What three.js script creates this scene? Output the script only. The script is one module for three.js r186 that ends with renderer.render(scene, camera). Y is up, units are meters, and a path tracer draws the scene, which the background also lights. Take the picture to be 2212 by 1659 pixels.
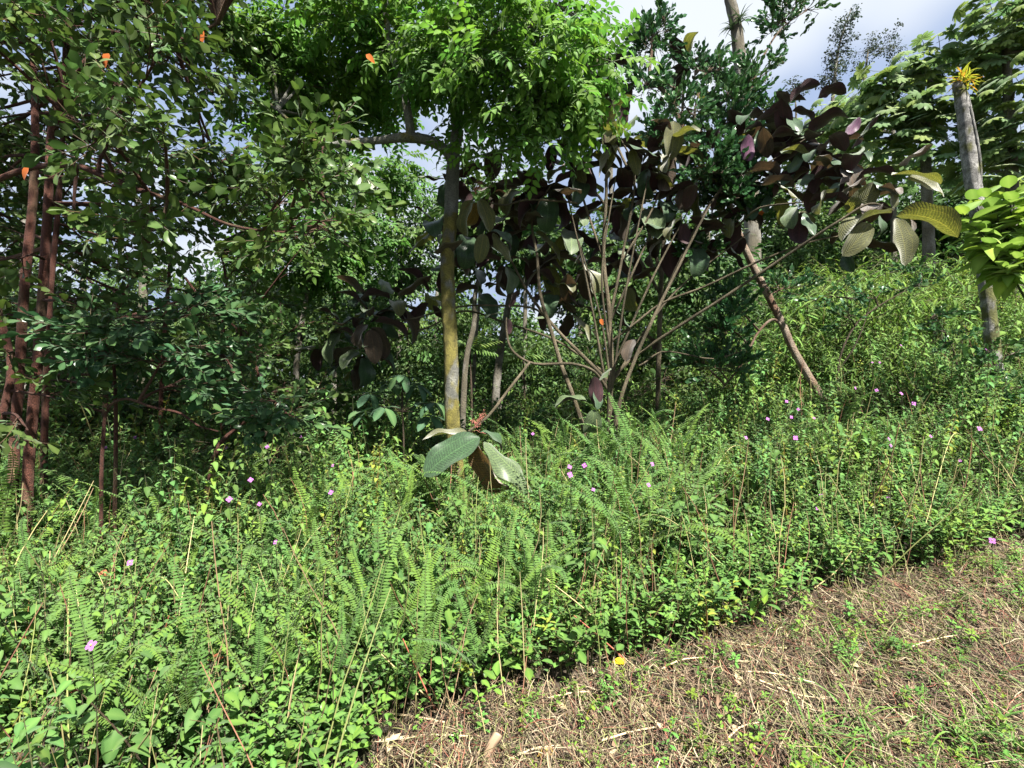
import * as THREE from 'three';
import { ImprovedNoise } from 'three/addons/math/ImprovedNoise.js';
import { mergeGeometries } from 'three/addons/utils/BufferGeometryUtils.js';

// ------------------------------------------------------------------ camera, sky, sun, exposure
const scene = new THREE.Scene();
const EYE = 1.6, FOC = 1141;                       // focal length in pixels of a 2212 x 1659 picture
const camera = new THREE.PerspectiveCamera(2 * Math.atan(829.5 / FOC) * 180 / Math.PI, 4 / 3, 0.05, 400);
camera.position.set(0, EYE, 0);
camera.lookAt(0, EYE, -10);
camera.updateMatrixWorld();
const renderer = new THREE.WebGLRenderer();
renderer.toneMapping = THREE.LinearToneMapping;
renderer.toneMappingExposure = 4.2;
renderer.shadowMap.enabled = true;

const perlin = new ImprovedNoise();
const fbm = (x, y, z, o = 4) => { let s = 0, a = 0.5, f = 1; for (let i = 0; i < o; i++) { s += a * perlin.noise(x * f, y * f, z * f); a *= 0.5; f *= 2.03; } return s; };
const clamp = (x, a = 0, b = 1) => Math.min(b, Math.max(a, x));
const ss = (a, b, x) => { const t = clamp((x - a) / (b - a)); return t * t * (3 - 2 * t); };
const lerp = (a, b, t) => a + (b - a) * t;

{ // thin bright cloud over pale blue
  const W = 512, H = 256, d = new Float32Array(W * H * 4);
  for (let j = 0; j < H; j++) for (let i = 0; i < W; i++) {
    const el = ((j + 0.5) / H - 0.5) * Math.PI, az = ((i + 0.5) / W - 0.5) * 2 * Math.PI;
    const x = Math.cos(el) * Math.cos(az), y = Math.sin(el), z = Math.cos(el) * Math.sin(az);
    const q = 1 / (Math.max(y, 0) + 0.25);
    const c = ss(-0.2, 0.24, fbm(x * q * 1.9 + 7.3, 3.1, z * q * 1.3 + 1.7, 5));
    const k = (j * W + i) * 4;
    d[k] = lerp(0.105, 0.22, c); d[k + 1] = lerp(0.135, 0.235, c); d[k + 2] = lerp(0.2, 0.255, c); d[k + 3] = 1;
  }
  const t = new THREE.DataTexture(d, W, H, THREE.RGBAFormat, THREE.FloatType);
  t.mapping = THREE.EquirectangularReflectionMapping; t.magFilter = THREE.LinearFilter; t.needsUpdate = true;
  scene.background = t; scene.environment = t;
}
const sun = new THREE.DirectionalLight(new THREE.Color(1, 0.95, 0.86), 4.6);
sun.position.set(10, 24, 10); sun.target.position.set(0, 0, -5); scene.add(sun, sun.target);
sun.castShadow = true; sun.shadow.radius = 3; sun.shadow.mapSize.set(4096, 4096);
Object.assign(sun.shadow.camera, { left: -22, right: 22, top: 22, bottom: -22, near: 1, far: 70 });

// ------------------------------------------------------------------ helpers
let seed = 20240611;
const rnd = () => { seed |= 0; seed = seed + 0x6D2B79F5 | 0; let t = Math.imul(seed ^ seed >>> 15, 1 | seed); t = t + Math.imul(t ^ t >>> 7, 61 | t) ^ t; return ((t ^ t >>> 14) >>> 0) / 4294967296; };
const rr = (a, b) => a + (b - a) * rnd();
const pick = (a) => a[Math.floor(rnd() * a.length)];
const V = (x, y, z) => new THREE.Vector3(x, y, z);
const P = (px, py, d) => V((px - 1106) / FOC * d, EYE - (py - 829.5) / FOC * d, -d);
const rv = () => V(rr(-1, 1), rr(-1, 1), rr(-1, 1));
const toPx = (p) => [1106 + p.x / -p.z * FOC, 829.5 - (p.y - EYE) / -p.z * FOC];
const inView = (p, m = 60) => { if (p.z > -0.5) return false; const [x, y] = toPx(p); return x > -m && x < 2212 + m && y > -m && y < 1659 + m; };

const lump = (x, z) => 0.15 * fbm(x * 0.9 + 4, 1.5, z * 0.9, 3) + 0.05 * perlin.noise(x * 3.1, 7.7, z * 3.1);
function groundY(x, z) {
  const d = Math.min(-z, 12);
  return 0.04 * Math.max(0, d - 3) + 0.27 * ss(0.3, 6.5, x) * Math.max(0, d - 2.8) + 0.26 * ss(-0.6, 1.6, x) * ss(1.9, 3.5, d) + lump(x, z);
}
function onGround(px, py, h = 0) { // the point along the pixel's ray that is h above the ground
  let best = null;
  for (let d = 1.2; d < 22; d += 0.02) { const p = P(px, py, d); if (p.y <= groundY(p.x, p.z) + h) { best = p; break; } }
  return best || P(px, py, 14);
}

const taken = {};
const numbered = (n) => { const k = taken[n] = (taken[n] ?? -1) + 1; return k ? n + '_' + String(k).padStart(3, '0') : n; };
function thing(name, label, category, pos = V(0, 0, 0), group) {
  const o = new THREE.Group(); o.name = numbered(name); o.position.copy(pos); o.userData = { label, category };
  if (group) o.userData.group = group;
  scene.add(o); return o;
}
function mesh(name, geo, mat, parent, stuff) {
  const m = new THREE.Mesh(geo, mat); m.name = parent === scene ? numbered(name) : name; m.castShadow = m.receiveShadow = true;
  if (stuff) m.userData.kind = 'stuff';
  parent.add(m); return m;
}
// a child whose vertices are given in world coordinates, under a thing that stands at its base
function part(name, geo, mat, t, stuff) { const m = mesh(name, geo, mat, t, stuff); m.position.copy(t.position).negate(); return m; }

class GB {
  constructor() { this.p = []; this.c = []; this.u = []; this.i = []; }
  v(x, y, z, c, u = 0, w = 0) { this.p.push(x, y, z); this.c.push(c[0], c[1], c[2]); this.u.push(u, w); return this.p.length / 3 - 1; }
  geo() {
    const g = new THREE.BufferGeometry();
    g.setAttribute('position', new THREE.Float32BufferAttribute(this.p, 3));
    g.setAttribute('color', new THREE.Float32BufferAttribute(this.c, 3));
    g.setAttribute('uv', new THREE.Float32BufferAttribute(this.u, 2));
    g.setIndex(this.i); g.computeVertexNormals(); return g;
  }
}
const _v = new THREE.Vector3();
const prof = (a, b) => { const m = a / (a + b), k = Math.pow(m, a) * Math.pow(1 - m, b); return (t) => Math.pow(t, a) * Math.pow(1 - t, b) / k; };
const PR = { ellip: prof(0.55, 0.55), ovate: prof(0.5, 0.95), obov: prof(0.8, 0.45), lance: prof(0.55, 1.0), strap: prof(0.2, 0.6) };
// a leaf blade from the origin of M along its +x, upper side +y
function blade(gb, M, o) {
  const { L, W, n = 4, pr = PR.ellip, fold = 0.25, droop = 0.3, col = [0.06, 0.14, 0.03], mid = null, wav = 0, stalk = 0 } = o;
  const mc = mid || col.map((c) => c * 1.35);
  let x = stalk * L, y = 0, a = o.rise || 0;
  const put = (px, py, pz, c) => { _v.set(px, py, pz).applyMatrix4(M); return gb.v(_v.x, _v.y, _v.z, c, px, pz); };
  let prev = null;
  for (let k = 0; k <= n; k++) {
    const t = k / n, h = W / 2 * pr(t);
    if (k) { a -= droop / n; x += Math.cos(a) * L / n; y += Math.sin(a) * L / n; }
    const w = wav * Math.sin(t * 9 + L * 80);
    let row;
    if (k === 0 || k === n) { const q = put(x, y, 0, mc); row = [q, q, q]; }
    else row = [put(x, y + h * fold + w * h, -h, col), put(x, y, 0, mc), put(x, y + h * fold - w * h, h, col)];
    if (prev) for (const s of [0, 1]) {
      const A = prev[s], B = prev[s + 1], C = row[s + 1], D = row[s];
      if (A !== B) gb.i.push(A, B, C); if (C !== D) gb.i.push(A, C, D);
    }
    prev = row;
  }
}
// a tapered tube through points, ring noise for bark
function tube(gb, pts, rad, o = {}) {
  const { seg = 7, step = 0.08, col = () => [1, 1, 1], rough = 0, closed = true } = o;
  const curve = new THREE.CatmullRomCurve3(pts, false, 'centripetal');
  const len = curve.getLength(), n = Math.max(2, Math.min(320, Math.round(len / step)));
  const rAt = (t) => { const f = t * (rad.length - 1), k = Math.min(rad.length - 2, Math.floor(f)); return rad.length === 1 ? rad[0] : lerp(rad[k], rad[k + 1], f - k); };
  const fr = new THREE.Vector3(), bi = new THREE.Vector3(); let prev = null, ref = V(0.31, 0.2, 0.93);
  for (let k = 0; k <= n; k++) {
    const t = k / n, c = curve.getPoint(t), tg = curve.getTangent(t);
    fr.copy(ref).addScaledVector(tg, -ref.dot(tg)).normalize(); ref = fr.clone(); bi.crossVectors(tg, fr);
    const ring = [];
    for (let s = 0; s <= seg; s++) {
      const th = s / seg * Math.PI * 2, q = s === seg ? 0 : th;
      let r = rAt(t);
      const ex = Math.cos(q), ey = Math.sin(q);
      const wx = c.x + (fr.x * ex + bi.x * ey) * r, wy = c.y + (fr.y * ex + bi.y * ey) * r, wz = c.z + (fr.z * ex + bi.z * ey) * r;
      if (rough) r *= 1 + rough * (fbm(wx * 6, wy * 3, wz * 6, 3) * 1.4 + 0.5 * perlin.noise(wx * 30, wy * 22, wz * 30));
      const v = gb.v(c.x + (fr.x * ex + bi.x * ey) * r, c.y + (fr.y * ex + bi.y * ey) * r, c.z + (fr.z * ex + bi.z * ey) * r, col(wx, wy, wz), s / seg * Math.max(1, Math.round(rAt(0) * 6.28 / 0.3)), t * len / 0.3);
      ring.push(v);
    }
    if (prev) for (let s = 0; s < seg; s++) gb.i.push(prev[s], prev[s + 1], ring[s + 1], prev[s], ring[s + 1], ring[s]);
    prev = ring;
  }
  if (closed && prev) { const c = curve.getPoint(1), m = gb.v(c.x, c.y, c.z, col(c.x, c.y, c.z)); for (let s = 0; s < seg; s++) gb.i.push(prev[s], prev[s + 1], m); }
  return curve;
}
const tubeGeo = (pts, rad, o) => { const gb = new GB(); tube(gb, pts, rad, o); return gb.geo(); };
// matrix with +x along dir and +y near up
function frame(pos, dir, up = V(0, 1, 0), s = 1) {
  const x = dir.clone().normalize(); let z = new THREE.Vector3().crossVectors(x, up);
  if (z.lengthSq() < 1e-4) z = new THREE.Vector3().crossVectors(x, V(0.3, 0.1, 1));
  z.normalize(); const y = new THREE.Vector3().crossVectors(z, x);
  return new THREE.Matrix4().makeBasis(x, y, z).scale(V(s, s, s)).setPosition(pos);
}
const euler = (x, y, z, px = 0, py = 0, pz = 0, s = 1) => new THREE.Matrix4().compose(V(px, py, pz), new THREE.Quaternion().setFromEuler(new THREE.Euler(x, y, z)), V(s, s, s));

// ------------------------------------------------------------------ materials
const phys = (o) => new THREE.MeshPhysicalMaterial(Object.assign({ side: THREE.DoubleSide, roughness: 1, vertexColors: true }, o));
// leaves: a scattering sheet under a waxy coat
const leafMat = (trans, coat, coatR, tone = [1, 1, 1]) => phys({ color: new THREE.Color().setRGB(...tone.map((t) => t * 0.8)), specularIntensity: 0.35, transmission: trans, thickness: 0, clearcoat: coat, clearcoatRoughness: coatR });
const tones = (trans, coat, coatR, list) => list.map((t) => leafMat(trans, coat, coatR, t));
const TONES4 = [[1, 1, 1], [1.25, 1.15, 0.9], [0.8, 0.86, 0.9], [1.1, 1.05, 1.3]];
const M = {
  guava: tones(0.38, 0.32, 0.3, TONES4),
  pinnate: tones(0.55, 0.15, 0.4, TONES4),
  small: tones(0.25, 0.45, 0.3, TONES4),
  weed: tones(0.4, 0.07, 0.4, TONES4),
  gloss: tones(0.32, 0.3, 0.25, TONES4),
  fern: tones(0.4, 0.04, 0.5, [[1, 1, 1], [1.2, 1.12, 0.8], [0.8, 0.9, 0.95]]),
  far: leafMat(0.35, 0.2, 0.35),
  cec: tones(0.5, 0.2, 0.4, [[1, 1, 1], [1.3, 1.15, 0.8], [0.8, 0.9, 1]]),
  petal: leafMat(0.35, 0.0, 0.5),
  straw: phys({ roughness: 0.8 }),
  bark: phys({ roughness: 0.9, side: THREE.FrontSide }),
};
function grainTex(w, h, f) {
  const d = new Uint8Array(w * h * 4);
  for (let j = 0; j < h; j++) for (let i = 0; i < w; i++) {
    const v = clamp(f(i / w, j / h)); const k = (j * w + i) * 4; d[k] = d[k + 1] = d[k + 2] = v * 255; d[k + 3] = 255;
  }
  const t = new THREE.DataTexture(d, w, h); t.wrapS = t.wrapT = THREE.RepeatWrapping; t.magFilter = THREE.LinearFilter; t.needsUpdate = true; return t;
}
const loopNoise = (u, v, f, z) => perlin.noise(Math.cos(u * 6.2832) * f, Math.sin(u * 6.2832) * f + Math.cos(v * 6.2832) * f, Math.sin(v * 6.2832) * f + z);
const barkTex = grainTex(256, 256, (u, v) => 0.66 + 0.25 * loopNoise(u, v, 2.5, 1) + 0.35 * loopNoise(u, v, 8, 5) + 0.4 * loopNoise(u, v, 19, 9) - 0.35 * ss(0.25, 0.45, loopNoise(u, v, 12, 14)));
M.bark.map = barkTex; M.bark.bumpMap = barkTex; M.bark.bumpScale = 0.014;

// ------------------------------------------------------------------ ground
const soil = phys({ roughness: 1, side: THREE.DoubleSide });
{
  const gb = new GB(), xs = [], zs = [];
  for (let x = -9; x <= 10.01; x += 0.09) xs.push(x);
  for (let z = 2; z >= -14; z -= 0.09) zs.push(z);
  xs.unshift(-160, -60, -25, -14); xs.push(15, 26, 60, 160); zs.unshift(60, 20, 6); zs.push(-18, -26, -45, -90, -160);
  for (const z of zs) for (const x of xs) {
    const n = fbm(x * 2.3, 9, z * 2.3, 4), m = perlin.noise(x * 9, 3, z * 9);
    const c = 0.75 + 0.8 * n + 0.25 * m;
    gb.v(x, groundY(x, z), z, [0.045 * c, 0.034 * c, 0.022 * c], x, z);
  }
  const w = xs.length;
  for (let j = 0; j < zs.length - 1; j++) for (let i = 0; i < w - 1; i++) { const a = j * w + i; gb.i.push(a, a + 1, a + w + 1, a, a + w + 1, a + w); }
  const g = mesh('ground', gb.geo(), soil, scene); g.userData = { kind: 'structure', label: 'dark brown soil under the weeds and cut stems', category: 'ground' };
}
// where the verge has been mown: outline read off the photograph, laid on the ground
const mownEdge = [[780, 1720], [830, 1640], [880, 1585], [1000, 1558], [1100, 1512], [1250, 1482], [1400, 1432], [1550, 1402], [1660, 1368], [1720, 1330], [1850, 1292], [2000, 1254], [2130, 1225], [2260, 1195], [2600, 1150]].map(([x, y]) => onGround(x, y));
const mownPoly = [...mownEdge.map((p) => [p.x, p.z]), [12, -3.6], [12, 2], [-0.4, 2], [-0.55, -1.2]];
function mown(x, z) { let inside = false; for (let i = 0, j = mownPoly.length - 1; i < mownPoly.length; j = i++) { const [a, b] = mownPoly[i], [c, d] = mownPoly[j]; if ((b > z) !== (d > z) && x < (c - a) * (z - b) / (d - b) + a) inside = !inside; } return inside; }
function edgeDist(x, z) { let m = 9; for (let i = 0; i < mownEdge.length - 1; i++) { const a = mownEdge[i], b = mownEdge[i + 1], l = (b.x - a.x) ** 2 + (b.z - a.z) ** 2, t = clamp(((x - a.x) * (b.x - a.x) + (z - a.z) * (b.z - a.z)) / l); m = Math.min(m, Math.hypot(x - a.x - t * (b.x - a.x), z - a.z - t * (b.z - a.z))); } return m; }

function instances(name, geo, mat, list, parent, tint) {
  const im = new THREE.InstancedMesh(geo, mat, list.length); im.name = parent === scene ? numbered(name) : name; im.castShadow = im.receiveShadow = true;
  const c = new THREE.Color();
  list.forEach((m, k) => { im.setMatrixAt(k, m); const t = tint(m, k); c.setRGB(t[0], t[1], t[2]); im.setColorAt(k, c); });
  im.userData.kind = 'stuff'; parent.add(im); return im;
}
const mTint = (v = 0.25, warm = 0.2) => () => { const b = 1 + rr(-v, v), w = rr(-warm, warm); return [b * (1 + w), b, b * (1 - w * 1.2)]; };

// ------------------------------------------------------------------ twig and plant shapes
// a twig kind: { leaves:[{geo, m}], stem, merged } ; leaves kept apart so that near twigs can be split into single leaves
function twigKind(leafGeos, spots, stem) {
  const gs = spots.map(([k, m]) => leafGeos[k].clone().applyMatrix4(m));
  if (stem) gs.push(stem);
  return { leafGeos, spots, stem, merged: mergeGeometries(gs) };
}
const leafG = (o) => { const gb = new GB(); blade(gb, new THREE.Matrix4(), o); return gb.geo(); };
const brown = (k = 1) => () => [0.11 * k, 0.075 * k, 0.045 * k];

function guavaTwigs(col, mid, L = 0.078) {
  const lg = [0, 1, 2].map((k) => leafG({ L: L * [1, 0.85, 1.12][k], W: L * [0.56, 0.5, 0.58][k], n: 4, pr: PR.obov, fold: 0.16, droop: [0.35, 0.1, 0.6][k], col, mid, stalk: 0.08 }));
  const out = [];
  for (let v = 0; v < 4; v++) {
    const spots = [], n = 5, len = 0.26 * L / 0.078;
    for (let k = 0; k < n; k++) for (const s of [-1, 1]) {
      const t = (k + 0.7) / n, x = t * len, q = k % 2 ? 1 : 0.35;
      spots.push([Math.floor(rnd() * 3), euler(rr(-0.9, 0.9), s * rr(0.6, 1.15) * q + rr(-0.2, 0.2), rr(-0.6, 0.5), x, 0, 0, rr(0.75, 1.1))]);
    }
    spots.push([0, euler(rr(-0.4, 0.4), rr(-0.4, 0.4), rr(0, 0.5), len, 0, 0, 0.85)]);
    out.push(twigKind(lg, spots, tubeGeo([V(0, 0, 0), V(len * 0.5, rr(-0.01, 0.01), rr(-0.01, 0.01)), V(len, 0, 0)], [0.0028, 0.0015], { seg: 4, step: 0.08, col: brown(1.3) })));
  }
  return out;
}
function pinnateTwigs(col, L = 0.085, pairs = 6) { // a feathered leaf: rachis and pointed leaflets that hang
  const lg = [0, 1, 2].map((k) => leafG({ L: L * [1, 0.85, 1.1][k], W: L * 0.48, n: 4, pr: PR.ovate, fold: 0.22, droop: [0.5, 0.3, 0.9][k], col, mid: col.map((c) => c * 1.25), stalk: 0.06 }));
  const out = [];
  for (let v = 0; v < 4; v++) {
    const spots = [], len = L * 4.4, pts = [];
    for (let k = 0; k <= 4; k++) { const t = k / 4; pts.push(V(len * (t - 0.12 * t * t), -0.28 * len * t * t, 0.03 * len * Math.sin(t * 3 + v))); }
    const cv = new THREE.CatmullRomCurve3(pts);
    for (let k = 0; k < pairs; k++) for (const s of [-1, 1]) {
      const p = cv.getPoint(0.2 + 0.8 * (k + 0.4) / pairs);
      spots.push([Math.floor(rnd() * 3), euler(s * rr(0.1, 0.6), s * rr(0.85, 1.25), -rr(0.15, 0.75), p.x, p.y, p.z, rr(0.8, 1.1))]);
    }
    const e = cv.getPoint(1); spots.push([0, euler(0, 0, -0.7, e.x, e.y, e.z, 1)]);
    out.push(twigKind(lg, spots, tubeGeo(pts, [0.0022, 0.001], { seg: 4, step: 0.1, col: () => [0.1, 0.14, 0.04] })));
  }
  return out;
}
function rosetteTwigs(col, L = 0.06) {
  const lg = [0, 1].map((k) => leafG({ L: L * [1, 0.8][k], W: L * 0.52, n: 4, pr: PR.obov, fold: 0.2, droop: [0.3, 0.7][k], col, stalk: 0.06 }));
  const out = [];
  for (let v = 0; v < 3; v++) {
    const spots = [], len = 0.16;
    for (let k = 0; k < 11; k++) { const x = len * (0.25 + 0.75 * k / 10); spots.push([k % 2, euler(0, 0, 0, x, 0, 0).multiply(euler(k * 2.4, 0, 0)).multiply(euler(0, rr(-0.2, 0.2), rr(0.5, 1.1) - 0.03 * k, 0, 0, 0, rr(0.8, 1.1)))]); }
    out.push(twigKind(lg, spots, tubeGeo([V(0, 0, 0), V(len * 0.5, 0.004, 0), V(len, 0, 0)], [0.003, 0.0015], { seg: 4, step: 0.08, col: brown(1) })));
  }
  return out;
}
function clumpTwigs(col, L, W, n, r, pr = PR.ovate) { // loose clump for trees further back
  const lg = [0, 1].map((k) => leafG({ L: L * [1, 0.8][k], W, n: 3, pr, fold: 0.2, droop: 0.4, col }));
  const out = [];
  for (let v = 0; v < 3; v++) {
    const spots = [];
    for (let k = 0; k < n; k++) { const q = rv().multiplyScalar(r * rr(0.3, 1)); spots.push([k % 2, frame(V(q.x + r * 0.5, q.y * 0.5, q.z), V(q.x + r * 0.5, rr(-0.8, 0.3) * r, q.z + rr(-0.3, 0.3) * r), V(rr(-0.4, 0.4), 1, rr(-0.4, 0.4)), rr(0.8, 1.2))]); }
    out.push(twigKind(lg, spots, null));
  }
  return out;
}
const TW = {
  guava: guavaTwigs([0.06, 0.125, 0.02], [0.09, 0.16, 0.035]),
  guavaBig: guavaTwigs([0.04, 0.115, 0.035], [0.07, 0.15, 0.05], 0.1),
  pinnate: pinnateTwigs([0.115, 0.25, 0.03]),
  pinnateDark: pinnateTwigs([0.09, 0.2, 0.03]),
  rosette: rosetteTwigs([0.035, 0.10, 0.028]),
  clumpShaded: clumpTwigs([0.05, 0.105, 0.022], 0.11, 0.05, 26, 0.3),  // darker twin of the clump foliage: forest shade put into the leaf colour
  clumpSunlit: clumpTwigs([0.06, 0.12, 0.024], 0.11, 0.045, 26, 0.3),  // lighter twin: sun on the leaves put into the colour
  clumpNarrow: clumpTwigs([0.16, 0.25, 0.045], 0.13, 0.022, 26, 0.28, PR.lance),
  clumpTiny: clumpTwigs([0.04, 0.06, 0.035], 0.1, 0.065, 16, 0.24),
};

// ------------------------------------------------------------------ trees
const branchGeo = (a, b, r0, r1, bow, col) => {
  const m = a.clone().lerp(b, 0.5).add(rv().multiplyScalar(bow * a.distanceTo(b))); m.y += bow * 0.3 * a.distanceTo(b);
  const gb = new GB(); const cv = tube(gb, [a, m, b], [r0, r1], { seg: 5, step: 0.12, col }); return [gb, cv];
};
// limbs: [{pts, rad, name}] in world space; blobs: [px, py, d, rx, ry (pixels), rz (metres), branches]
function tree(o) {
  const base = o.limbs[0].pts[0].clone();
  const t = thing(o.name, o.label, o.category || 'tree', base, o.group);
  const nodes = [];
  for (const l of o.limbs) {
    const gb = new GB(); const cv = tube(gb, l.pts, l.rad, { seg: l.seg || 9, step: l.step || 0.06, col: o.bark, rough: l.rough ?? 0.12 });
    part(l.name || 'limb', gb.geo(), o.barkMat || M.bark, t);
    for (let k = 0; k <= 24; k++) nodes.push(cv.getPoint(k / 24));
  }
  const twigs = [], thin = new GB();
  for (const b of o.blobs || []) {
    const [px, py, d, rx, ry, rz, nb, kind] = b, c = P(px, py, d), sx = rx / FOC * d, sy = ry / FOC * d;
    let near = nodes[0]; for (const n of nodes) if (n.distanceToSquared(c) < near.distanceToSquared(c)) near = n;
    const main = branchGeo(near, c, 0.012 + 0.004 * near.distanceTo(c), 0.006, 0.06, o.bark);
    if (o.shownBranches !== false) part('branch', main[0].geo(), o.barkMat || M.bark, t); else { }
    for (let k = 0; k < nb * (o.more || 1); k++) {
      const q = rv(); if (q.length() > 1) q.normalize();
      const e = c.clone().add(V(q.x * sx, q.y * sy, q.z * rz));
      const s = main[1].getPoint(rr(0.55, 1));
      const [g2, cv] = branchGeo(s, e, 0.005, 0.002, 0.1, o.bark);
      const off = thin.p.length / 3; thin.p.push(...g2.p); thin.c.push(...g2.c); thin.u.push(...g2.u); for (const i of g2.i) thin.i.push(i + off);
      const len = cv.getLength(), nt = Math.max(2, Math.round(len / (o.space || 0.11)));
      for (let j = 0; j < nt; j++) {
        const u = lerp(0.25, 1, (j + rnd()) / nt), p = cv.getPoint(u), tg = cv.getTangent(u);
        const dir = tg.multiplyScalar(o.along ?? 0.5).add(rv().multiplyScalar(o.spread ?? 0.7)); dir.y = dir.y * 0.6 + (o.lift ?? 0);
        twigs.push([kind || o.twig, frame(p, dir, V(rr(-0.8, 0.8), 1, rr(-0.8, 0.8)), (o.size || 1) * rr(0.75, 1.15))]);
      }
    }
  }
  if (thin.p.length) part('twigs', thin.geo(), o.barkMat || M.bark, t, true);
  // the twigs that show largest: every leaf a part of its own
  const cam = V(0, EYE, 0), pos = new THREE.Vector3();
  const rank = twigs.map((w, k) => { pos.setFromMatrixPosition(w[1]); return [inView(pos, -10) ? pos.distanceTo(cam) : 99 + k * 1e-4, k]; }).sort((a, b) => a[0] - b[0]);
  let left = o.parts ?? 0; const split = new Set();
  const mats = o.mats;
  for (const [dist, k] of rank) {
    if (left <= 0 || dist > 98) break;
    const [kind, m] = twigs[k], tw = pick(TW[kind]); split.add(k);
    const mm = new THREE.Matrix4().makeTranslation(-base.x, -base.y, -base.z).multiply(m);
    for (const [g, lm] of tw.spots) { const f = mesh('leaf', tw.leafGeos[g], pick(mats), t); f.applyMatrix4(mm.clone().multiply(lm)); left--; }
    if (tw.stem) { const s = mesh('twig', tw.stem, M.bark, t); s.applyMatrix4(mm); }
  }
  const by = new Map();
  twigs.forEach(([kind, m], k) => { if (split.has(k)) return; const v = Math.floor(rnd() * TW[kind].length), key = kind + v; if (!by.has(key)) by.set(key, [TW[kind][v], []]); by.get(key)[1].push(new THREE.Matrix4().makeTranslation(-base.x, -base.y, -base.z).multiply(m)); });
  for (const [, [tw, list]] of by) instances('foliage', tw.merged, mats[0], list, t, o.tint || mTint(0.25, 0.18));
  return t;
}
const LP = (list) => list.map(([x, y, d]) => P(x, y, d));
const foot = (px, py, d) => { const p = P(px, py, d); p.y = groundY(p.x, p.z) - 0.05; return p; };

// the mossy tree in the middle
const mossBark = (x, y, z) => {
  const n = fbm(x * 5, y * 2.2, z * 5, 4), m = perlin.noise(x * 19, y * 11, z * 19), g = ss(-0.12, 0.12, n + 0.3 * m + (y < 3.3 ? 0.2 : -0.14));
  const pale = 0.9 + 0.4 * m, k = 0.85 + 0.5 * m;
  return [lerp(0.30 * pale, 0.27 * k, g), lerp(0.30 * pale, 0.235 * k, g), lerp(0.26 * pale, 0.05 * k, g)];
};
tree({
  name: 'mossy_tree', label: 'tree with straight moss covered pale trunk and feathered bright green crown', bark: mossBark, twig: 'pinnate', mats: M.pinnate, more: 1.15, parts: 300, space: 0.085, lift: -0.12, spread: 0.8, size: 1.1,
  limbs: [
    { name: 'trunk', pts: [foot(996, 1150, 5.3), ...LP([[990, 1060, 5.3], [977, 900, 5.3], [975, 800, 5.3], [969, 650, 5.3], [966, 560, 5.3], [974, 470, 5.3], [976, 400, 5.3], [980, 345, 5.3], [986, 280, 5.3], [990, 160, 5.3], [985, -40, 5.3]])], rad: [0.085, 0.076, 0.073, 0.072, 0.072, 0.07, 0.069, 0.068, 0.064, 0.05, 0.038, 0.028], seg: 28, step: 0.02, rough: 0.13 },
    { pts: LP([[980, 350, 5.3], [960, 322, 5.28], [930, 305, 5.25], [885, 297, 5.2], [820, 303, 5.2], [750, 308, 5.2], [700, 314, 5.2], [655, 285, 5.2], [600, 238, 5.3]]), rad: [0.055, 0.05, 0.05, 0.05, 0.036, 0.034, 0.03, 0.02, 0.012], seg: 12, step: 0.04 },
    { pts: LP([[888, 300, 5.2], [884, 265, 5.2], [872, 200, 5.2], [858, 150, 5.25], [845, 110, 5.3], [835, 40, 5.3], [828, -60, 5.3]]), rad: [0.05, 0.042, 0.04, 0.038, 0.033, 0.03, 0.02], seg: 12, step: 0.04 },
    { pts: LP([[985, 250, 5.3], [1040, 170, 5.1], [1110, 90, 4.9], [1200, 10, 4.8]]), rad: [0.03, 0.022, 0.016, 0.01] },
  ],
  blobs: [
    [1060, 60, 4.7, 150, 70, 0.6, 16], [1190, 110, 4.6, 100, 80, 0.5, 14], [1100, 170, 4.6, 150, 60, 0.5, 16], [1220, 195, 4.7, 75, 55, 0.4, 9], [1000, 130, 4.9, 110, 80, 0.5, 12],
    [930, 50, 5.1, 120, 90, 0.6, 13], [800, 60, 5.5, 120, 90, 0.7, 13], [690, 60, 5.8, 100, 90, 0.7, 12], [720, 180, 6.2, 120, 60, 0.6, 12], [800, 180, 6.3, 110, 70, 0.6, 9], [610, 190, 5.8, 80, 60, 0.6, 12], [580, 60, 5.9, 90, 70, 0.6, 11], [660, 250, 6.0, 80, 35, 0.4, 7], [780, 120, 5.9, 120, 80, 0.6, 10], [870, 110, 5.6, 80, 80, 0.5, 8],
    [1240, 30, 4.9, 60, 60, 0.4, 7], [1130, 250, 4.7, 120, 40, 0.4, 10], [1000, 230, 5.1, 60, 40, 0.3, 5], [960, 190, 5.6, 70, 60, 0.4, 7], [740, 262, 6.3, 110, 30, 0.4, 5], [1080, -60, 4.8, 200, 70, 0.8, 14], [850, -70, 5.4, 220, 80, 0.9, 14],
    [560, 120, 6.0, 90, 80, 0.6, 9], [650, 130, 6.2, 90, 70, 0.6, 10], [880, 250, 6.2, 90, 40, 0.4, 4], [960, 110, 5.3, 90, 90, 0.5, 9], [1000, 290, 5.0, 25, 30, 0.15, 2], [1150, 310, 4.8, 60, 30, 0.3, 4], [1275, 245, 4.8, 60, 40, 0.3, 3], [1300, 80, 4.9, 50, 50, 0.3, 4], [1215, 285, 4.8, 60, 30, 0.3, 3], [1060, 335, 5.0, 50, 30, 0.2, 3], [640, 315, 6.0, 70, 30, 0.3, 3], [540, 235, 5.9, 60, 40, 0.3, 4], [1280, 160, 4.7, 60, 40, 0.3, 4],
  ],
});
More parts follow.
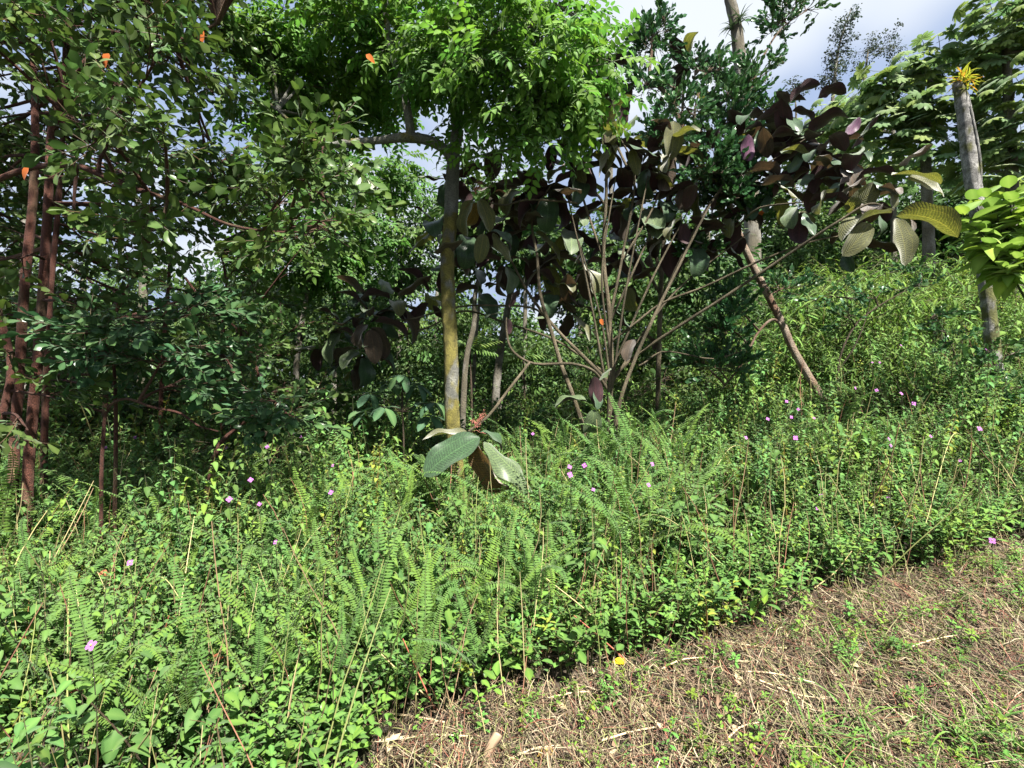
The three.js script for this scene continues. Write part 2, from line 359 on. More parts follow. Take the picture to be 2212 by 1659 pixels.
// the guava trees on the left
const redBark = (x, y, z) => { const n = fbm(x * 7, y * 2, z * 7, 4), g = ss(0.05, 0.3, n); return [lerp(0.14, 0.22, g), lerp(0.045, 0.13, g), lerp(0.026, 0.075, g)]; };
const leftBlobs = [];
for (let py = -70; py <= 540; py += 74) for (let px = -110; px <= 760; px += 96) {
  const x = px + rr(-45, 45), y = py + rr(-35, 35);
  if (Math.hypot((x - 575) / 75, (y - 285) / 60) < 1.25 || x > (y < 310 ? 530 : 720)) continue;
  leftBlobs.push([x, y, x < 190 && y > 200 ? rr(4.9, 6) : rr(2.9, 5.6), 85, 60, 0.5, 5]);
}
for (let py = -640; py <= -130; py += 120) for (let px = -160; px <= 620; px += 150) leftBlobs.push([px + rr(-50, 50), py + rr(-40, 40), rr(3.2, 4.6), 100, 70, 0.5, 4]);
for (const [x, y, d] of [[40, 560, 3.8], [130, 640, 3.9], [20, 760, 3.7], [120, 860, 3.9], [60, 930, 3.6], [160, 500, 3.6]]) leftBlobs.push([x, y, d, 60, 40, 0.3, 3]);
tree({
  name: 'guava_tree', label: 'guava tree with cluster of smooth red brown trunks and dense oval leaves', bark: redBark, twig: 'guava', mats: M.guava, parts: 300, space: 0.1, lift: 0.02, size: 1.12,
  limbs: [
    { name: 'trunk', pts: [foot(25, 1180, 4.4), ...LP([[30, 1000, 4.4], [42, 800, 4.4], [55, 600, 4.4], [72, 420, 4.4], [76, 260, 4.4], [70, 100, 4.4], [60, -60, 4.3]])], rad: [0.04, 0.038, 0.036, 0.034, 0.031, 0.027, 0.02, 0.015], seg: 12 },
    { name: 'trunk', pts: [foot(55, 1180, 4.2), ...LP([[62, 1000, 4.2], [80, 800, 4.2], [97, 560, 4.2], [106, 400, 4.2], [118, 250, 4.2], [190, 130, 4.1], [268, 82, 4.0], [390, 86, 4.0], [470, 50, 4.0]])], rad: [0.04, 0.038, 0.036, 0.032, 0.03, 0.026, 0.022, 0.02, 0.016, 0.01], seg: 12 },
    { name: 'trunk', pts: [foot(95, 1180, 4.7), ...LP([[97, 900, 4.7], [108, 650, 4.7], [128, 420, 4.7], [136, 280, 4.7], [140, 40, 4.7]])], rad: [0.03, 0.027, 0.024, 0.021, 0.018, 0.013], seg: 10 },
    { name: 'trunk', pts: [foot(-30, 1120, 4.0), ...LP([[-5, 950, 4.0], [24, 800, 4.0], [10, 720, 4.0], [-40, 560, 4.0]])], rad: [0.03, 0.028, 0.026, 0.024, 0.02], seg: 10 },
    { pts: LP([[-60, 420, 3.7], [0, 386, 3.6], [67, 363, 3.6], [167, 358, 3.5], [213, 377, 3.5], [300, 410, 3.5], [400, 443, 3.6], [500, 487, 3.7], [633, 502, 3.9], [700, 490, 4.1]]), rad: [0.02, 0.019, 0.018, 0.018, 0.016, 0.015, 0.013, 0.011, 0.008, 0.004], seg: 9 },
    { pts: LP([[213, 377, 3.5], [216, 345, 3.5], [230, 310, 3.5], [180, 268, 3.5], [120, 240, 3.8]]), rad: [0.013, 0.012, 0.01, 0.008, 0.006], seg: 7 },
  ],
  blobs: leftBlobs,
});
const grayBark = (a = 1) => (x, y, z) => { const n = fbm(x * 5, y * 3, z * 5, 4), g = ss(-0.1, 0.25, n); return [lerp(0.16, 0.32, g) * a, lerp(0.14, 0.30, g) * a, lerp(0.095, 0.26, g) * a]; };
{
  const blobs = [];
  for (let py = 300; py <= 950; py += 72) for (let px = -80; px <= 680; px += 92) blobs.push([px + rr(-50, 50), py + rr(-40, 40), rr(5.4, 8), 90, 60, 0.6, py < 600 ? 2 : 6]);
  tree({
    name: 'guava_tree', label: 'thin stemmed guava thicket behind the red trunks with small dark leaves', bark: redBark, twig: 'guava', mats: M.guava, parts: 120, space: 0.12, size: 1.2,
    limbs: [
      { name: 'trunk', pts: [foot(225, 1050, 6.2), ...LP([[228, 850, 6.2], [240, 700, 6.2], [300, 580, 6.2], [318, 540, 6.2], [330, 400, 6.2]])], rad: [0.03, 0.028, 0.026, 0.024, 0.022, 0.016] },
      { name: 'trunk', pts: [foot(345, 1040, 6.4), ...LP([[350, 800, 6.4], [365, 600, 6.4], [372, 450, 6.4]])], rad: [0.026, 0.024, 0.02, 0.015] },
      { name: 'trunk', pts: [foot(480, 1030, 6.6), ...LP([[482, 700, 6.6], [490, 630, 6.6], [480, 560, 6.6], [455, 500, 6.6]])], rad: [0.022, 0.02, 0.018, 0.016, 0.012] },
      { pts: LP([[400, 600, 6.4], [450, 665, 6.4], [515, 715, 6.4], [555, 800, 6.4], [560, 860, 6.4]]), rad: [0.014, 0.016, 0.018, 0.02, 0.02] },
    ],
    blobs,
  });
}
tree({
  name: 'guava_shrub', category: 'shrub', label: 'low guava shrub with glossy oval leaves and an arching bare reddish branch', bark: redBark, twig: 'guavaBig', mats: M.gloss, parts: 260, space: 0.1, spread: 0.5, more: 1.6,
  limbs: [
    { name: 'stem', pts: [foot(218, 1100, 3.9), ...LP([[222, 960, 3.9], [235, 880, 3.9], [270, 862, 3.9], [330, 880, 3.9], [390, 893, 3.9], [430, 920, 3.9], [472, 932, 3.9]])], rad: [0.014, 0.013, 0.011, 0.01, 0.01, 0.008, 0.007, 0.005], seg: 7 },
    { name: 'stem', pts: [foot(245, 1110, 4.1), ...LP([[250, 900, 4.1], [246, 760, 4.1], [250, 690, 4.1]])], rad: [0.016, 0.014, 0.011, 0.008], seg: 7 },
    { name: 'stem', pts: [foot(420, 1100, 4.4), ...LP([[470, 970, 4.4], [505, 930, 4.4], [560, 890, 4.4], [600, 870, 4.4]])], rad: [0.022, 0.02, 0.017, 0.012, 0.008], seg: 7 },
  ],
  blobs: [[180, 720, 3.9, 70, 35, 0.3, 6], [280, 700, 3.9, 60, 40, 0.3, 6], [240, 770, 4.0, 110, 35, 0.3, 7], [360, 760, 4.0, 90, 40, 0.3, 6], [440, 680, 4.3, 60, 40, 0.3, 5], [480, 760, 4.4, 70, 40, 0.3, 5], [380, 830, 4.2, 80, 35, 0.3, 4], [590, 865, 4.4, 55, 25, 0.25, 5], [540, 900, 4.4, 60, 30, 0.25, 5], [625, 900, 4.4, 50, 25, 0.2, 4], [420, 640, 4.4, 50, 30, 0.3, 4]],
});
// the leaning guava on the slope
tree({
  name: 'leaning_tree', label: 'leaning bare tree trunk on the slope with crown of small dark leaf tufts', bark: (x, y, z) => { const n = fbm(x * 6, y * 3, z * 6, 4), g = ss(-0.1, 0.2, n); return [lerp(0.2, 0.36, g), lerp(0.115, 0.29, g), lerp(0.07, 0.22, g)]; },
  twig: 'rosette', mats: M.small, parts: 300, space: 0.075, lift: 0.35, size: 1.3, more: 2,
  limbs: [
    { name: 'trunk', pts: [foot(1830, 960, 6.5), ...LP([[1800, 902, 6.5], [1760, 835, 6.5], [1712, 752, 6.5], [1690, 700, 6.5], [1660, 640, 6.5], [1615, 550, 6.5], [1588, 483, 6.5], [1568, 417, 6.5], [1548, 367, 6.4], [1520, 335, 6.4], [1477, 280, 6.3], [1445, 210, 6.3], [1405, 165, 6.3], [1408, 110, 6.3], [1413, 50, 6.3]])], rad: [0.052, 0.05, 0.048, 0.047, 0.045, 0.044, 0.042, 0.04, 0.037, 0.034, 0.032, 0.03, 0.028, 0.022, 0.016, 0.01], seg: 14, step: 0.05 },
    { pts: LP([[1690, 705, 6.5], [1670, 690, 6.4], [1640, 715, 6.3], [1600, 790, 6.2], [1560, 840, 6.2]]), rad: [0.02, 0.016, 0.014, 0.012, 0.008] },
    { pts: LP([[1548, 367, 6.4], [1580, 290, 6.4], [1620, 200, 6.5], [1650, 120, 6.6], [1690, 60, 6.7], [1755, 15, 6.8]]), rad: [0.026, 0.022, 0.018, 0.014, 0.01, 0.005] },
    { pts: LP([[1520, 335, 6.4], [1500, 250, 6.2], [1520, 170, 6.2]]), rad: [0.02, 0.014, 0.008] },
  ],
  blobs: [[1410, 85, 6.3, 38, 55, 0.25, 12], [1395, 190, 6.3, 50, 30, 0.3, 6], [1530, 150, 6.2, 45, 40, 0.3, 8], [1570, 210, 6.4, 60, 45, 0.4, 10], [1640, 170, 6.5, 50, 40, 0.35, 8], [1690, 40, 6.7, 45, 45, 0.3, 9], [1740, 20, 6.8, 30, 25, 0.2, 4], [1550, 290, 6.4, 80, 50, 0.4, 11], [1600, 340, 6.4, 60, 40, 0.4, 8], [1640, 270, 6.5, 50, 45, 0.35, 7], [1560, 420, 6.4, 50, 40, 0.35, 7], [1500, 430, 6.3, 45, 40, 0.3, 5], [1560, 700, 6.1, 50, 40, 0.3, 7], [1545, 790, 6.1, 60, 35, 0.3, 8], [1590, 760, 6.2, 40, 40, 0.3, 6], [1500, 770, 6.1, 40, 30, 0.3, 4], [1700, 620, 6.5, 50, 30, 0.3, 5], [1480, 230, 5.9, 60, 40, 0.3, 7], [1540, 360, 5.7, 70, 40, 0.3, 8], [1590, 420, 5.8, 60, 40, 0.3, 7], [1440, 300, 5.9, 50, 30, 0.3, 5], [1500, 560, 6.2, 50, 40, 0.3, 5], [1620, 460, 6.0, 40, 40, 0.3, 4], [1570, 640, 6.2, 50, 40, 0.3, 6]],
});

// ------------------------------------------------------------------ the large-leaved trees (purple undersides)
// veins of a leaf of that kind: u along the blade, v across
const veinTex = (() => {
  const w = 256, h = 128, d = new Uint8Array(w * h * 4), b = new Uint8Array(w * h * 4);
  for (let j = 0; j < h; j++) for (let i = 0; i < w; i++) {
    const u = i / w, v = Math.abs(j / h - 0.5) * 2;
    const main = Math.exp(-((v / 0.035) ** 2)), side = Math.exp(-(((v - 0.62) / 0.025) ** 2)) * 0.8;
    const ph = (u * 24 + 0.35 * loopNoise(u, j / h, 2.5, 7) + v * 2.2 + (v > 0.62 ? (v - 0.62) * 3 : 0)) % 1, lat = Math.exp(-(((ph - 0.5) / 0.10) ** 2)) * 0.75;
    const mottle = 0.16 * loopNoise(u, j / h, 4, 2) + 0.1 * loopNoise(u, j / h, 9, 3) - 0.14 * ss(0.3, 0.5, loopNoise(u, j / h, 7, 11)) + 0.05 * loopNoise(u, j / h, 20, 4);
    const vein = Math.max(main, side, lat), k = (j * w + i) * 4, c = clamp(0.66 + mottle + 0.3 * vein);
    d[k] = clamp(c * (1 + 0.1 * vein)) * 255; d[k + 1] = c * 255; d[k + 2] = clamp(c * 0.95) * 255; d[k + 3] = 255;
    const q = clamp(0.5 + 0.5 * Math.cos(ph * 6.2832) * 0.8 - 0.3 * main); b[k] = b[k + 1] = b[k + 2] = q * 255; b[k + 3] = 255;
  }
  return [d, b].map((a, n) => { const t = new THREE.DataTexture(a, w, h); t.magFilter = THREE.LinearFilter; t.wrapS = t.wrapT = THREE.ClampToEdgeWrapping; if (!n) t.colorSpace = THREE.SRGBColorSpace; t.needsUpdate = true; return t; });
})();
const big = (r, g, b, trans, coat, coatR = 0.3) => new THREE.MeshPhysicalMaterial({ color: new THREE.Color().setRGB(r, g, b), side: THREE.DoubleSide, map: veinTex[0], bumpMap: veinTex[1], bumpScale: 0.0025, roughness: 1, transmission: trans, thickness: 0, clearcoat: coat, clearcoatRoughness: coatR });
const BIG = {
  top: big(0.045, 0.12, 0.045, 0.12, 0.5, 0.3), topPale: big(0.13, 0.22, 0.08, 0.3, 0.4, 0.35),
  olive: big(0.2, 0.22, 0.035, 0.6, 0.05, 0.6), brown: big(0.10, 0.065, 0.035, 0.35, 0, 0.6),  // olive puts the glow of back light into the leaf colour
  purple: big(0.065, 0.018, 0.028, 0.15, 0.15, 0.4), rust: big(0.30, 0.17, 0.05, 0.4, 0, 0.6), violet: big(0.18, 0.05, 0.16, 0.3, 0.2, 0.4), gold: big(0.33, 0.2, 0.03, 0.5, 0, 0.6),
};
function bigLeafGeo(wRatio, droop, cup, wave) {
  // closed blade of unit length: upper sheet (group 0) and lower sheet (group 1)
  const nu = 12, nv = 6, pos = [], uv = [], idx = [[], []], pr = prof(0.55, 0.6);
  for (const side of [0, 1]) {
    const off = pos.length / 3; let a = 0.25, x = 0, y = 0;
    for (let i = 0; i <= nu; i++) {
      const u = i / nu; if (i) { a -= droop / nu * (0.6 + 0.8 * u); x += Math.cos(a) / nu; y += Math.sin(a) / nu; }
      const half = wRatio / 2 * Math.max(0.004, pr(clamp(u, 0.002, 0.998)) * (i === nu ? 0.02 : 1));
      for (let j = 0; j <= nv; j++) {
        const v = j / nv * 2 - 1, h = cup * half * v * v + wave * half * Math.sin(u * 11 + (v > 0 ? 0 : 1.7)) * v * v - side * 0.004;
        pos.push(x - Math.sin(a) * h, y + Math.cos(a) * h, v * half); uv.push(u, j / nv);
      }
    }
    const w = nv + 1;
    for (let i = 0; i < nu; i++) for (let j = 0; j < nv; j++) { const A = off + i * w + j, B = A + 1, C = A + w + 1, D = A + w; if (side) idx[1].push(A, C, B, A, D, C); else idx[0].push(A, B, C, A, C, D); }
  }
  const g = new THREE.BufferGeometry(); g.setAttribute('position', new THREE.Float32BufferAttribute(pos, 3)); g.setAttribute('uv', new THREE.Float32BufferAttribute(uv, 2));
  g.setIndex([...idx[0], ...idx[1]]); g.addGroup(0, idx[0].length, 0); g.addGroup(idx[0].length, idx[1].length, 1); g.computeVertexNormals(); return g;
}
const BIGGEO = [bigLeafGeo(0.5, 0.6, 0.25, 0.14), bigLeafGeo(0.46, 1.2, 0.45, 0.2), bigLeafGeo(0.55, 1.7, 0.25, 0.2), bigLeafGeo(0.42, 0.3, -0.3, 0.25)];
// one leaf sheet per blade when light shines through it, else the two-faced blade
const SHEET = BIGGEO.map((g) => { const s = g.clone(); s.setIndex(Array.from(g.index.array.slice(0, g.groups[0].count))); s.clearGroups(); return s; });
function bigLeaf(t, p, dir, up, len, under, top = 'top', v = null) {
  const k = v ?? Math.floor(rnd() * 4), thin = under.startsWith('olive') || under === 'gold' || under === 'rust' || under === 'brown';
  const m = mesh('leaf', thin ? SHEET[k] : BIGGEO[k], thin ? BIG[under] : [BIG[top], BIG[under]], t);
  m.applyMatrix4(frame(p.clone().sub(t.position), dir, up, len)); return m;
}
function panicle(t, p, size, dir = V(0, 1, 0)) {
  const gb = new GB(), red = () => [0.42, 0.16, 0.12];
  for (let k = 0; k < 16; k++) {
    const s = p.clone().addScaledVector(dir, size * rr(0.1, 0.9)), e = s.clone().add(rv().multiplyScalar(size * 0.5)); e.addScaledVector(dir, size * 0.2);
    tube(gb, [s, s.clone().lerp(e, 0.5).add(rv().multiplyScalar(size * 0.06)), e], [0.002, 0.0015], { seg: 4, step: 0.04, col: red });
    for (let j = 0; j < 6; j++) { const q = s.clone().lerp(e, rr(0.4, 1.05)).add(rv().multiplyScalar(size * 0.09)); const r = rr(0.003, 0.005); tube(gb, [q, q.clone().add(V(0, r, 0)), q.clone().add(V(0, 2 * r, 0))], [r * 0.5, r, r * 0.4], { seg: 4, step: 1, col: red }); }
  }
  part('flower_panicle', gb.geo(), M.straw, t);
}
const stemBark = (x, y, z) => { const n = fbm(x * 9, y * 4, z * 9, 3), g = ss(-0.15, 0.25, n); return [lerp(0.12, 0.27, g), lerp(0.095, 0.22, g), lerp(0.05, 0.14, g)]; };
function whorl(t, px, py, d, n, len, kinds, o = {}) {
  const c = P(px, py, d), a0 = rr(0, 6.28);
  for (let k = 0; k < n; k++) {
    const az = a0 + k * 2.4 + rr(-0.3, 0.3), el = (o.up ?? 0) + lerp(0.7, -1.1, k / Math.max(1, n - 1)) + rr(-0.25, 0.25);
    const dir = V(Math.cos(az) * Math.cos(el), Math.sin(el), Math.sin(az) * Math.cos(el)), L = len * rr(0.8, 1.25), s = c.clone().addScaledVector(dir, 0.05).add(V(0, -0.015 * k, 0));
    bigLeaf(t, s, dir, V(rr(-0.3, 0.3), 1, rr(-0.3, 0.3)), L, pick(kinds), pick(['top', 'top', 'top', 'topPale']));
  }
}
function aimed(t, x0, y0, x1, y1, d, len, under, o = {}) { // from base pixel to tip pixel, at depth d; dz leans the tip to (+) or from (-) the viewer
  const a = P(x0, y0, d), b = P(x1, y1, d - (o.dz || 0)), dir = b.clone().sub(a), L = len || dir.length();
  bigLeaf(t, a, dir, V(...(o.up || [0, 0.2, 1])), L, under, o.top || 'top', o.v);
}
{
  const D = 5.9, limbs = [
    { name: 'stem', pts: [foot(1322, 1060, D), ...LP([[1319, 1003, D], [1317, 886, D], [1320, 786, D], [1317, 686, D], [1304, 553, D], [1310, 400, D - .1], [1305, 290, D - .2], [1284, 213, D - .2]])], rad: [0.036, 0.034, 0.032, 0.03, 0.026, 0.022, 0.017, 0.013, 0.009] },
    { name: 'stem', pts: [foot(1290, 1060, D - .1), ...LP([[1267, 950, D - .2], [1237, 853, D - .2], [1214, 793, D - .2], [1190, 713, D - .2], [1167, 636, D - .1], [1160, 553, D], [1150, 470, D], [1190, 400, D]])], rad: [0.026, 0.026, 0.025, 0.024, 0.022, 0.02, 0.016, 0.012, 0.008] },
    { name: 'stem', pts: LP([[1312, 822, D], [1255, 765, D - .1], [1204, 713, D - .1], [1137, 626, D], [1097, 553, D], [1060, 530, D - .2]]), rad: [0.022, 0.02, 0.018, 0.016, 0.012, 0.008] },
    { name: 'stem', pts: LP([[1312, 840, D], [1284, 803, D - .1], [1237, 786, D - .3], [1144, 783, D - .6], [1104, 753, D - .6], [1094, 713, D - .6], [1094, 686, D - .6]]), rad: [0.018, 0.016, 0.015, 0.014, 0.012, 0.01, 0.007] },
    { name: 'stem', pts: LP([[1144, 783, D - .6], [1100, 840, D - .95], [1050, 903, D - 1.2], [1012, 932, D - 1.3]]), rad: [0.013, 0.013, 0.012, 0.01] },
    { name: 'stem', pts: [foot(1330, 1060, D - .1), ...LP([[1334, 893, D - .1], [1370, 780, D - .1], [1404, 703, D - .2], [1464, 580, D - .2], [1530, 450, D - .2], [1560, 400, D - .2]])], rad: [0.024, 0.022, 0.02, 0.018, 0.015, 0.01, 0.007] },
    { name: 'stem', pts: LP([[1318, 818, D], [1377, 766, D], [1474, 700, D - .3], [1560, 645, D - .6], [1702, 550, D - 1], [1808, 480, D - 1.3], [1880, 440, D - 1.4], [1930, 455, D - 1.4]]), rad: [0.02, 0.019, 0.017, 0.015, 0.013, 0.011, 0.009, 0.006] },
    { name: 'stem', pts: LP([[1318, 740, D], [1370, 700, D - .1], [1430, 655, D - .2], [1520, 620, D - .4], [1650, 560, D - .8], [1760, 520, D - 1], [1850, 505, D - 1.2]]), rad: [0.015, 0.014, 0.013, 0.012, 0.01, 0.008, 0.005] },
    { name: 'stem', pts: LP([[1317, 690, D], [1345, 550, D], [1370, 367, D - .1], [1337, 293, D - .2]]), rad: [0.018, 0.015, 0.011, 0.007] },
    { name: 'stem', pts: LP([[1304, 560, D], [1260, 430, D + .1], [1237, 350, D], [1197, 293, D]]), rad: [0.016, 0.013, 0.01, 0.006] },
    { name: 'stem', pts: LP([[1250, 440, D], [1234, 437, D - .1], [1137, 432, D - .3], [1087, 443, D - .5], [1030, 430, D - .7]]), rad: [0.011, 0.011, 0.01, 0.009, 0.006] },
    { name: 'stem', pts: LP([[1190, 700, D], [1157, 668, D], [1070, 660, D], [990, 663, D + .1], [870, 691, D + .1], [800, 680, D]]), rad: [0.013, 0.012, 0.011, 0.011, 0.009, 0.006] },
    { name: 'stem', pts: LP([[1300, 800, D + .1], [1200, 735, D + .2], [1100, 700, D + .2], [1000, 672, D + .3], [930, 705, D + .3], [850, 735, D + .3], [810, 775, D + .3]]), rad: [0.014, 0.013, 0.012, 0.011, 0.01, 0.008, 0.006] },
    { name: 'stem', pts: LP([[1380, 790, D], [1390, 785, D], [1430, 760, D], [1540, 775, D], [1600, 760, D]]), rad: [0.01, 0.01, 0.009, 0.008, 0.004] },
    { name: 'stem', pts: LP([[1345, 560, D], [1400, 470, D], [1430, 400, D], [1450, 320, D - .1]]), rad: [0.013, 0.011, 0.009, 0.006] },
    { name: 'stem', pts: LP([[1590, 490, D], [1640, 450, D - .5], [1700, 440, D - .8], [1735, 437, D - 1]]), rad: [0.011, 0.01, 0.008, 0.005] },
    { name: 'stem', pts: LP([[1404, 703, D - .1], [1470, 560, D], [1540, 430, D - .1], [1610, 370, D - .3], [1660, 350, D - .4], [1740, 300, D - .5]]), rad: [0.014, 0.012, 0.011, 0.009, 0.008, 0.005] },
  ];
  for (const [a, b, c] of [[[1316, 880], [1350, 640], [1400, 380]], [[1310, 840], [1270, 620], [1225, 420]], [[1322, 800], [1410, 600], [1500, 430]], [[1318, 760], [1300, 600], [1330, 380]], [[1330, 930], [1300, 700], [1250, 520]], [[1320, 830], [1450, 640], [1620, 500]], [[1316, 700], [1380, 560], [1440, 430]]]) limbs.push({ name: 'stem', pts: LP([[...a, D], [...b, D + rr(-.2, .2)], [...c, D + rr(-.2, .2)]]), rad: [0.015, 0.011, 0.006], seg: 7 });
  const t = tree({ name: 'velvet_tree', label: 'many stemmed tree with huge ribbed olive, green and purple leaves', bark: stemBark, limbs, blobs: [], mats: M.guava });
  // the drooping cluster in front of the mossy trunk
  const f = D - 1.3;
  aimed(t, 1036, 945, 938, 1010, f - .05, 0.58, 'purple', { top: 'top', up: [0.3, 0.9, 0.5], v: 0, dz: 0.12 });
  aimed(t, 1045, 955, 1126, 1056, f - .05, 0.62, 'purple', { top: 'topPale', up: [0.6, 0.6, 0.5], v: 3 });
  aimed(t, 1030, 958, 1084, 1080, f - .08, 0.58, 'rust', { up: [-0.7, 0.3, 0.5], v: 1 });
  aimed(t, 1012, 938, 916, 946, f + .05, 0.42, 'olive', { up: [0, 1, 0.15], v: 0 });
  aimed(t, 1038, 934, 1082, 946, f + .12, 0.3, 'purple', { up: [0, 1, 0.2], top: 'top' });
  aimed(t, 1020, 950, 960, 985, f + .2, 0.35, 'brown', { up: [0, 0.5, -0.6] });
  panicle(t, P(1030, 935, f + .05), 0.15, V(0.1, 1, 0.1)); panicle(t, P(1028, 425, D - .7), 0.13);
  // the hanging leaves by the trunk higher up
  aimed(t, 1035, 430, 1055, 485, D - .75, 0.34, 'olive', { top: 'topPale', up: [0.3, 0.5, 0.8], v: 0 });
  aimed(t, 1022, 432, 990, 505, D - .75, 0.38, 'olive', { up: [-0.6, 0.2, 0.7], v: 1 });
  aimed(t, 1025, 435, 1010, 490, D - .7, 0.3, 'gold', { up: [0.4, 0, 0.8] });
  aimed(t, 1060, 470, 1030, 510, D - .6, 0.25, 'top' in {} ? '' : 'purple', { top: 'top', up: [0, 0.6, 0.7] });
  aimed(t, 1060, 500, 1130, 520, D - .6, 0.33, 'purple', { top: 'top', up: [0.1, 0.8, 0.5] });
  aimed(t, 1065, 503, 1095, 560, D - .6, 0.35, 'olive', { up: [0.5, 0.3, 0.7] });
  aimed(t, 1000, 520, 940, 550, D - .7, 0.32, 'brown', { up: [0, 0.8, -0.3] });
  aimed(t, 1045, 505, 1035, 560, D - .7, 0.3, 'olive', { up: [0.2, 0, 1] });
  // the cluster on the right
  const r = D - 1.4;
  aimed(t, 1935, 472, 1958, 568, r, 0.42, 'olive', { up: [0.1, 0.1, 1], v: 0 }); aimed(t, 1880, 484, 1826, 548, r, 0.36, 'olive', { up: [0.1, 0.3, 1], v: 0 });
  aimed(t, 1938, 466, 2076, 474, r, 0.56, 'olive', { up: [0, 1, -0.25], v: 1 }); aimed(t, 1942, 462, 2000, 512, r + .15, 0.36, 'brown', { up: [0.2, 0.6, 0.6] });
  aimed(t, 1929, 450, 1930, 412, r, 0.17, 'olive', { up: [0, 0.1, 1] }); aimed(t, 1925, 460, 1794, 486, r, 0.5, 'olive', { up: [0, 1, 0.2], v: 1 });
  aimed(t, 1895, 400, 1842, 455, r + .1, 0.34, 'olive', { up: [0.3, 0.3, 0.8] }); aimed(t, 1886, 392, 1930, 422, r + .1, 0.24, 'purple', { top: 'top', up: [0, 0.8, 0.6], dz: 0.1 });
  aimed(t, 1926, 378, 2044, 394, r + .1, 0.45, 'olive', { top: 'topPale', up: [0, 0.9, 0.35], v: 0 }); aimed(t, 1960, 386, 2044, 422, r + .2, 0.38, 'olive', { up: [0.1, 0.5, 0.8], v: 0 });
  aimed(t, 1942, 354, 2024, 318, r + .2, 0.36, 'brown', { up: [0.4, 0.9, -0.2], v: 3 }); aimed(t, 1812, 420, 1880, 388, r + .3, 0.32, 'brown', { up: [0, 1, -0.2] });
  aimed(t, 1812, 417, 1733, 437, r + .3, 0.34, 'olive', { up: [0, 0.9, -0.3] }); aimed(t, 1726, 457, 1758, 498, r + .5, 0.24, 'olive', { up: [0.1, 0.2, 1], v: 0 });
  aimed(t, 1618, 348, 1616, 296, D - .4, 0.28, 'violet', { up: [0.15, 0, -1], v: 0 }); aimed(t, 1624, 368, 1684, 352, D - .4, 0.33, 'brown', { up: [0, 1, -0.3], v: 2 });
  aimed(t, 1645, 400, 1712, 385, D - .5, 0.35, 'brown', { up: [0, 1, -0.3], v: 1 }); aimed(t, 1830, 290, 1855, 257, D - .9, 0.2, 'violet', { up: [0.6, 0, -0.7] });
  aimed(t, 1455, 262, 1450, 340, D - .2, 0.42, 'olive', { up: [0, 0, 1], v: 0 }); aimed(t, 1350, 265, 1300, 330, D - .2, 0.38, 'olive', { up: [-0.4, 0.2, 0.8], v: 0 });
  aimed(t, 1365, 320, 1375, 375, D - .2, 0.32, 'olive', { up: [0, 0, 1], v: 3 }); aimed(t, 1352, 285, 1365, 268, D - .1, 0.22, 'purple', { top: 'topPale', up: [0, 0.9, 0.4] });
  aimed(t, 1770, 205, 1800, 195, D - .5, 0.28, 'purple', { up: [0, 1, -0.5] }); aimed(t, 1768, 210, 1812, 180, D - .5, 0.3, 'purple', { up: [-0.4, 0.7, -0.3], v: 2 });
  // whorls at the stem ends
  const light = ['purple', 'purple', 'olive', 'purple', 'brown', 'purple', 'purple'], dark = light, mixed = light;
